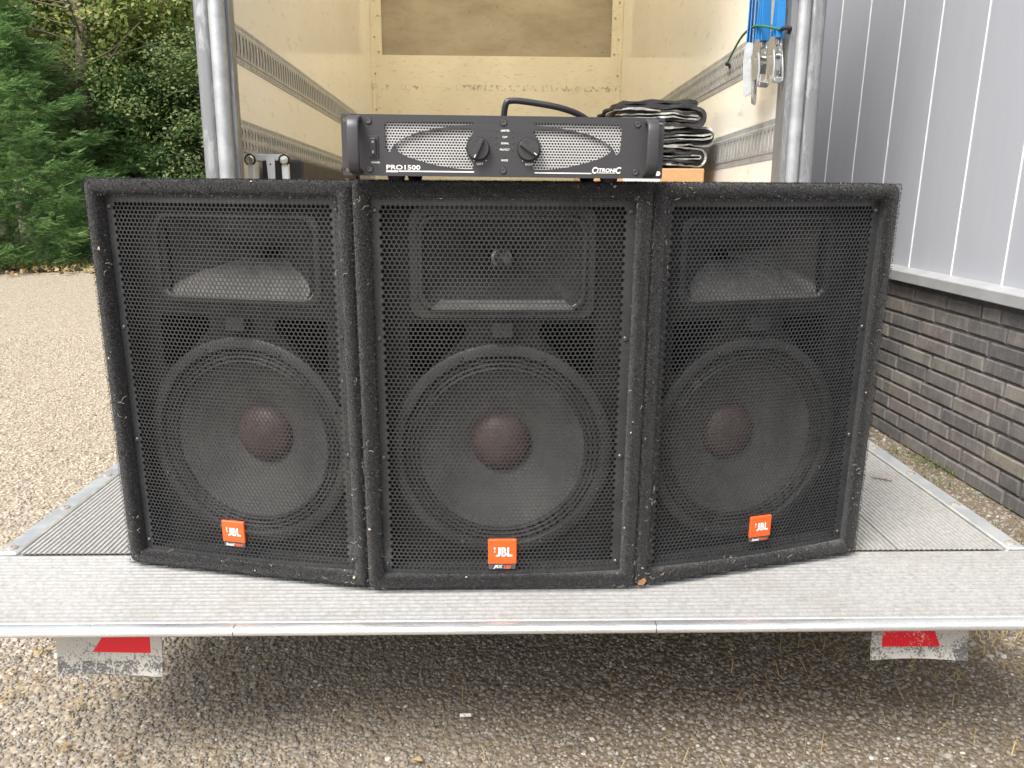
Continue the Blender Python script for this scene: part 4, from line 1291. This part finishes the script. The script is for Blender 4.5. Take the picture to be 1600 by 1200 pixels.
def handle(s):
    m_ = MB()
    xc_ = s * .2195
    pth = [(xc_, 0, .006), (xc_, -.018, .007), (xc_, -.026, .013), (xc_, -.028, .022), (xc_, -.028, .066), (xc_, -.026, .075), (xc_, -.018, .081), (xc_, 0, .082)]
    lp = []
    for i, p in enumerate(pth):
        a, b_ = Vector(pth[max(0, i - 1)]), Vector(pth[min(len(pth) - 1, i + 1)])
        tt = (b_ - a).normalized(); nn = Vector((1, 0, 0)); bb = tt.cross(nn)
        lp.append([Vector(p) + nn * q[0] + bb * q[1] for q in rrect(.0175, .007, .0022, 3)])
    m_.quadgrid(lp)
    return obj('handle', m_, 'anodised_black', amp, 40)
handle(-1); handle(1)
sm = MB(); sm.lathe([(.0047, 0), (.0047, -.0012), (.0040, -.0020), (.0024, -.0020), (.0020, -.0008), (.0004, -.0008)], 16)
AS = sm.mesh('screw', 'screw_dark', 30)
wsm = MB(); wsm.lathe([(.0056, 0), (.0056, -.0004), (.0047, -.0004)], 16); WS = wsm.mesh('washer', 'rubber')
for x in (-.2005, 0, .2005):
    for z in (.0095, .0785):
        sc_ = link('screw', AS, amp, (x, -.0001, z)); link('washer', WS, sc_)
def knob(x, ang):
    m_ = MB(); m_.lathe([(.0162, 0), (.0160, -.010), (.0150, -.0115), (.0005, -.0115)], 36)
    k = obj('knob', m_, 'knob', amp, 30, (x, 0, .0405))
    m_ = MB(); m_.box((0, -.0145, 0), (.0062, .007, .030), ch=.001); kb = obj('grip', m_, 'knob', k); kb.rotation_euler = (0, ang, 0)
    m_ = MB(); m_.box((0, -.0182, -.0118), (.0012, .0004, .0050)); pt_ = obj('pointer', m_, 'white_print', k); pt_.rotation_euler = (0, ang, 0)
    m_ = MB(); m_.lathe([(.0175, 0), (.0175, -.0005), (.0162, -.0005)], 36); obj('knob_gap', m_, 'rubber', k)
knob(-.0375, R(24)); knob(.0375, R(-56))
m_ = MB(); m_.box((-.1940, -.0012, .0415), (.0150, .0026, .0320), ch=.0008); pwm = obj('power_switch', m_, 'knob', amp)
m_ = MB(); m_.box((-.1940, -.0040, .0415), (.0092, .005, .0255), ch=.0012, rot=Matrix.Rotation(R(7), 3, 'X')); obj('rocker', m_, 'anodised_black', pwm)
for it in (('O', -.1955, .0470, .0030, .0030, 0, {}), ('I', -.1945, .0325, .0010, .0034, 0, {})):
    obj('lettering', joined_text([it], None), 'white_print', pwm, loc=(0, -.0072, 0))
def cx(zx, zy): return zc_(zx, zy)
it = []
def tx(body, ax, ay, bx, by, **kw):
    (x0, z0), (x1, z1) = zc_(ax, by), zc_(bx, ay)
    it.append((body, x0, z0, x1 - x0, z1 - z0, 0, kw))
tx('POWER', 312, 697, 388, 712, bold=.02)
tx('PRO1500', 445, 728, 752, 768, bold=.02)
tx('LEFT', 1265, 707, 1325, 725, bold=.02)
tx('LIMITER', 1482, 406, 1560, 423, bold=.02); tx('CLIP', 1496, 463, 1540, 480, bold=.02); tx('SIGNAL', 1484, 520, 1556, 537, bold=.02)
tx('PROTECT', 1474, 577, 1562, 594, bold=.02); tx('MODE', 1488, 674, 1548, 691, bold=.02)
tx('RIGHT', 1706, 709, 1780, 729, bold=.02)
# maker's name: tall first and last letters, lower letters between, underlined
tx('C', 2318, 742, 2366, 803, bold=.03, shear=.2); tx('ITRONI', 2364, 755, 2536, 790, bold=.03, shear=.15); tx('C', 2534, 742, 2584, 803, bold=.03, shear=.2)
pr = joined_text(it, None)
def bar(ax, ay, bx, by):
    (x0, z0), (x1, z1) = zc_(ax, by), zc_(bx, ay)
    pr.face([(x0, -.0003, z0), (x1, -.0003, z0), (x1, -.0003, z1), (x0, -.0003, z1)])
for k in range(6): bar(443 + k * 18, 776, 458 + k * 18, 793)
bar(555, 784, 1240, 789); bar(1793, 797, 2312, 802); bar(2366, 795, 2530, 799)
for k in range(20): bar(556 + k * 9.5, 776, 562 + k * 9.5, 787 - (k % 3) * 2)
for a in (1238, 1350): bar(a - 4, 681, a + 4, 690)
for a in (1682, 1790): bar(a - 4, 683, a + 4, 692)
obj('lettering', pr, 'white_print', amp, loc=(0, -.0002, 0))
ld = MB(); ld.lathe([(.0011, 0), (.0011, -.0006), (.0004, -.0010)], 8); LD = ld.mesh('indicator_light', 'knob', True)
for zy in (414, 470, 528, 584):
    for zx in (1440, 1590): p = zc_(zx, zy); link('indicator_light', LD, amp, (p[0], 0, p[1]))
p = zc_(1520, 648); link('indicator_light', LD, amp, (p[0], 0, p[1]))
for x in (-.165, .165):
    for y in (.035, .33):
        lp = [[(x + rr_ * math.cos(k * math.pi / 9), y + rr_ * math.sin(k * math.pi / 9), z) for k in range(18)] for rr_, z in ((.0005, -.0066), (.012, -.0066), (.016, .007), (.0005, .007))]
        q = MB(); q.quadgrid(lp); obj('foot', q, 'rubber', amp, 40)
# power lead: leaves the back, rises in a stiff bend and drops to the right
cb_ = spline([(.0, .40, .04), (.0, .43, .055), (.004, .41, .10), (.008, .40, .138), (.020, .40, .147), (.06, .40, .144), (.12, .40, .134), (.165, .41, .118), (.205, .43, .088), (.225, .46, .045), (.228, .48, .01)], 8)
m_ = MB(); m_.tube(cb_, .0062, 12); obj('power_cable', m_, 'cable_black', amp, True)

# ================================================================== THINGS INSIDE THE TRUCK
# cardboard box under the folded blanket
bxo = thing('cardboard_box', 'brown cardboard box with a white label under the folded blanket', 'box', (.66, 3.75, ZF - .036))
m_ = MB(); m_.box((0, 0, .1965), (.50, .60, .393), ch=.004); bb_ = obj('carton', m_, 'cardboard', bxo)
m_ = MB(); m_.box((-.02, -.3012, .336), (.16, .0008, .10)); obj('paper_label', m_, 'paper_white', bxo)
# folded blanket: three folds, each of nested black and silver layers bending round at the right
bl = thing('folded_blanket', 'folded black and silver padded blanket stacked on the cardboard box', 'blanket', (.53, 3.47, ZF + .358))
def ufold(zc, half, xr, y0, y1, th, mi, seed, xl=0.0):
    """one U shaped layer: lower run, bend at the right, upper run; XZ section swept along Y"""
    r_ = random.Random(seed)
    ph = [r_.uniform(0, 6.28) for _ in range(6)]
    path = []
    for k in range(13): path.append((xl + (xr - half - xl) * k / 12, zc - half))
    for k in range(1, 8):
        a = -math.pi / 2 + math.pi * k / 8; path.append((xr - half + half * math.cos(a), zc + half * math.sin(a)))
    for k in range(13): path.append((xr - half - (xr - half - xl) * k / 12, zc + half))
    m_ = MB(); lps = []
    for j, y in enumerate(np.linspace(y0, y1, 14)):
        outer, inner = [], []
        for k, (x, z) in enumerate(path):
            k0, k1 = path[max(0, k - 1)], path[min(len(path) - 1, k + 1)]
            t = Vector((k1[0] - k0[0], k1[1] - k0[1])).normalized(); nn = Vector((t.y, -t.x))
            wv = .004 * math.sin(x * 13 + ph[0] + y * 9) + .0022 * math.sin(x * 37 + ph[1] + y * 21) + .0012 * math.sin(x * 90 + ph[2])
            yy_ = y + (.022 * math.sin(x * 17 + ph[3]) + .010 * math.sin(x * 60 + ph[4]) if j == 0 else 0)
            dx = .006 * math.sin(y * 25 + ph[5])
            tk = th * (1 + .35 * math.sin(x * 44 + ph[2]))
            outer.append((x + nn.x * tk / 2 + dx, yy_, z + nn.y * tk / 2 + wv)); inner.append((x - nn.x * tk / 2 + dx, yy_, z - nn.y * tk / 2 + wv))
        lps.append(outer + inner[::-1])
    b0 = m_.quadgrid(lps, True, 0)
    n = len(path)
    for k in range(n - 1):
        m_.f.append((k, k + 1, 2 * n - 2 - k, 2 * n - 1 - k)[::-1]); m_.m.append(0)
    return m_
zb = .006
for i, (xr, hh_) in enumerate(((.395, .036), (.425, .037), (.380, .037))):
    zc = zb + hh_ + .006
    lay = [(hh_, .013, 'black_cloth'), (hh_ - .012, .008, 'silver_foil'), (hh_ - .021, .009, 'black_cloth'), (hh_ - .030, .006, 'silver_foil')]
    if i < 2: lay = [(hh_, .008, 'silver_foil'), (hh_ - .010, .011, 'black_cloth'), (hh_ - .020, .009, 'black_cloth'), (hh_ - .029, .006, 'silver_foil')]
    for j, (hf, th_, mt) in enumerate(lay):
        obj('blanket_layer', ufold(zc, hf, xr - (hh_ - hf) * .9 + random.uniform(-.01, .01), 0, .5, th_, 0, i * 10 + j, -.02 + .01 * j), mt, bl, 60)
    zb += 2 * hh_ + .008
m_ = ufold(zb + .010, .008, .33, 0, .5, .013, 0, 77, .02); obj('blanket_layer', m_, 'black_cloth', bl, 60)

# blue ratchet straps on the right upper rail
def ratchet_strap(label, x, y, rz, wid, long_, seed):
    t = thing('ratchet_strap', label, 'strap', (x - .03, y, CAMZ + .488), R(rz), 'ratchet straps on the right rail')
    r_ = random.Random(seed)
    # local: x along -Y(world, towards the camera) after turn; webbing hangs in a loop above the ratchet
    m_ = MB()
    for k in range(3):
        off = -.012 * k + r_.uniform(-.002, .002)
        z1 = .72 - .03 * k
        lp = []
        for i in range(14):
            z = -.02 + (z1 + .02) * i / 13
            q = .004 * math.sin(z * 14 + k)
            lp.append([(-wid / 2 + q, off, z), (wid / 2 + q, off, z), (wid / 2 + q, off + .0028, z), (-wid / 2 + q, off + .0028, z)])
        m_.quadgrid(lp)
    obj('webbing', m_, 'blue_webbing', t)
    # ratchet: two side plates, gear wheels, spindle, handle
    a = -.03
    for s in (-1, 1):
        m_ = MB(); m_.plate([(-.016, -.13 * long_), (.010, -.14 * long_), (.018, -.06), (.016, 0), (.008, .014), (-.010, .012), (-.018, -.02)], [circ(.005, 10, 0, -.045)], 0, .003)
        q = MB(); q.add(m_, Matrix.Translation((s * wid * .5, -.012, a)) @ Matrix.Rotation(R(90 - 10 * s), 4, 'Z')); obj('side_plate', q, 'zinc', t)
        m_ = MB(); ge = []
        for k in range(24):
            rr_ = .021 if k % 2 else .016
            ge.append((rr_ * math.cos(k * math.pi / 12), rr_ * math.sin(k * math.pi / 12)))
        m_.plate(ge, [circ(.006, 10)], 0, .0025)
        q = MB(); q.add(m_, Matrix.Translation((s * wid * .42, -.012, a - .045)) @ Matrix.Rotation(R(90), 4, 'Z')); obj('gear', q, 'zinc', t)
    m_ = MB(); m_.tube([(-wid * .55, -.012, a - .045), (wid * .55, -.012, a - .045)], .008, 10); obj('spindle', m_, 'zinc', t, True)
    m_ = MB()
    zt, zl = a - .03, a - .155 * long_
    m_.tube(spline([(-wid * .5, -.022, zt), (-wid * .52, -.034, (zt + zl) / 2), (-wid * .58, -.036, zl), (0, -.037, zl - .006), (wid * .58, -.036, zl), (wid * .52, -.034, (zt + zl) / 2), (wid * .5, -.022, zt)], 5), .0045, 8)
    m_.box((0, -.036, zl), (wid * 1.05, .010, .018), ch=.003)
    m_.box((0, -.03, (zt + zl) / 2), (wid * .8, .003, .035), ch=.001)
    obj('handle', m_, 'zinc', t, 40)
    m_ = MB(); m_.tube(spline([(-wid * .3, -.004, -.02), (-wid * .3, -.006, -.04), (wid * .3, -.006, -.04), (wid * .3, -.004, -.02)], 4), .0035, 8); obj('clasp', m_, 'zinc', t, True)
    return t
ratchet_strap('blue ratchet strap farthest from the right rear post, its ratchet hanging lowest', .925, 2.93, 62, .044, 1.15, 1)
ratchet_strap('wide blue ratchet strap in the middle of the three on the right rail', .945, 2.86, 18, .034, .85, 2)
ratchet_strap('blue ratchet strap hanging closest to the right rear post', .976, 2.80, 14, .030, .80, 3)
# green bungee cord hooked across them
bg_ = thing('bungee_cord', 'green bungee cord with dark hooks stretched across the ratchets', 'cord', (0, 0, 0))
pts = spline([(XR - .025, 3.40, CAMZ + .470), (XR - .06, 3.12, CAMZ + .520), (XR - .085, 2.90, CAMZ + .520), (XR - .075, 2.80, CAMZ + .505), (XR - .03, 2.77, CAMZ + .490)], 8)
m_ = MB(); m_.tube(pts, .0042, 8); obj('elastic', m_, 'bungee_green', bg_, True)
for p, d in ((pts[0], 1), (pts[-1], -1)):
    m_ = MB(); m_.tube(spline([p, p + Vector((.004, .02 * d, .002)), p + Vector((.018, .03 * d, .0)), p + Vector((.02, .015 * d, -.012))], 4), .007, 8); obj('hook', m_, 'rubber', bg_, True)
# red hook at the very top of the right post
m_ = MB(); m_.lathe([(.0005, -.02), (.012, -.018), (.018, -.006), (.018, .02), (.010, .03), (.0005, .032)], 18)
q = MB(); q.add(m_, Matrix.Translation((.995, 2.74, CAMZ + .640)) @ Matrix.Rotation(R(-90), 4, 'X'))
tag(obj('rubber_buffer', q, 'red_plastic', None, True), 'small red plastic buffer on the right rear post at the top', 'buffer')
# white trestle frame against the left wall
tr = thing('folding_trestle', 'white metal folding frame with round bolts just inside the left rear post', 'trestle', (-.860, 2.98, ZF - .007))
for x in (-.018, .105):
    m_ = MB(); m_.box((x, 0, .195), (.024, .024, .39), ch=.003); lg = obj('leg', m_, 'white_tube', tr)
    m_ = MB(); m_.lathe([(.0005, -.022), (.012, -.021), (.016, -.016), (.016, -.010), (.008, -.008)], 16); b_ = obj('bolt', m_, 'zinc', lg, 40, (x, -.004, .375))
    m_ = MB(); m_.lathe([(.021, -.012), (.021, -.008), (.0005, -.008)], 16); obj('washer', m_, 'rubber', lg, 40, (x, -.004, .375))
m_ = MB(); m_.box((.043, .016, .385), (.135, .018, .022), ch=.002); obj('crossbar', m_, 'white_tube', tr)
m_ = MB()
m_.plate([(.035, .16), (.060, .16), (.066, .30), (.068, .385), (.038, .385), (.042, .30)], [circ(.004, 8, .052, .36), circ(.004, 8, .052, .29)], -.008, -.002); obj('bracket', m_, 'white_tube', tr)
m_ = MB(); m_.box((.06, .006, .10), (.20, .02, .03), ch=.003); obj('crossbar', m_, 'white_tube', tr)
# black flight case along the left wall
fc = thing('equipment_case', 'long black case lying along the left wall of the truck', 'case', (-.82, 3.85, ZF - .040))
fc.rotation_euler = (-PITCH, 0, 0)
m_ = MB(); m_.box((0, 0, .195), (.16, 1.35, .39), ch=.008); obj('body', m_, 'black_case', fc)
m_ = MB(); m_.box((.083, 0, .30), (.006, 1.34, .012), ch=.002); obj('seam_trim', m_, 'galvanised_rail', fc)
m_ = MB(); m_.tube(spline([(.02, .48, .39), (.03, .50, .43), (.06, .52, .445), (.085, .55, .42), (.09, .56, .36)], 6), .010, 8); obj('strap', m_, 'cable_black', fc, True)

# ================================================================== LITTLE THINGS ON THE GROUND
cg = thing('cigarette_butt', 'white cigarette butt on the shaded pebbles below the middle loudspeaker', 'cigarette butt', (-.055, 1.415, .013), R(2))
m_ = MB(); m_.tube([(-.013, 0, 0), (.010, 0, 0)], .0040, 10); obj('filter', m_, 'paper_white', cg, 40)
m_ = MB(); m_.tube([(.010, 0, 0), (.0125, 0, 0)], [.0040, .0034], 10); obj('burnt_end', m_, 'cardboard', cg, 40)
lf = MB(); lf.face([(-.013, 0, 0), (-.004, -.006, .003), (.012, -.001, .001), (.002, .006, .004)])
o = obj('fallen_leaf', lf, 'litter', None, False, (-.145, 1.285, .012), (0, 0, R(-15)))
tag(o, 'small orange fallen leaf at the bottom edge below the middle', 'leaf')

tw = MB(); tw.tube(spline([(-.022, .004, 0), (-.006, -.001, .002), (.008, .001, .001), (.024, -.005, .002)], 5), .0016, 6)
tw.tube([(.004, 0, .001), (.014, .007, .003)], .0010, 5)
tag(obj('twig', tw, 'bark', None, True, (.955, 1.775, PZ + .0015), (0, 0, R(-28))), 'short dry twig lying on the ribbed deck right of the speakers', 'twig')
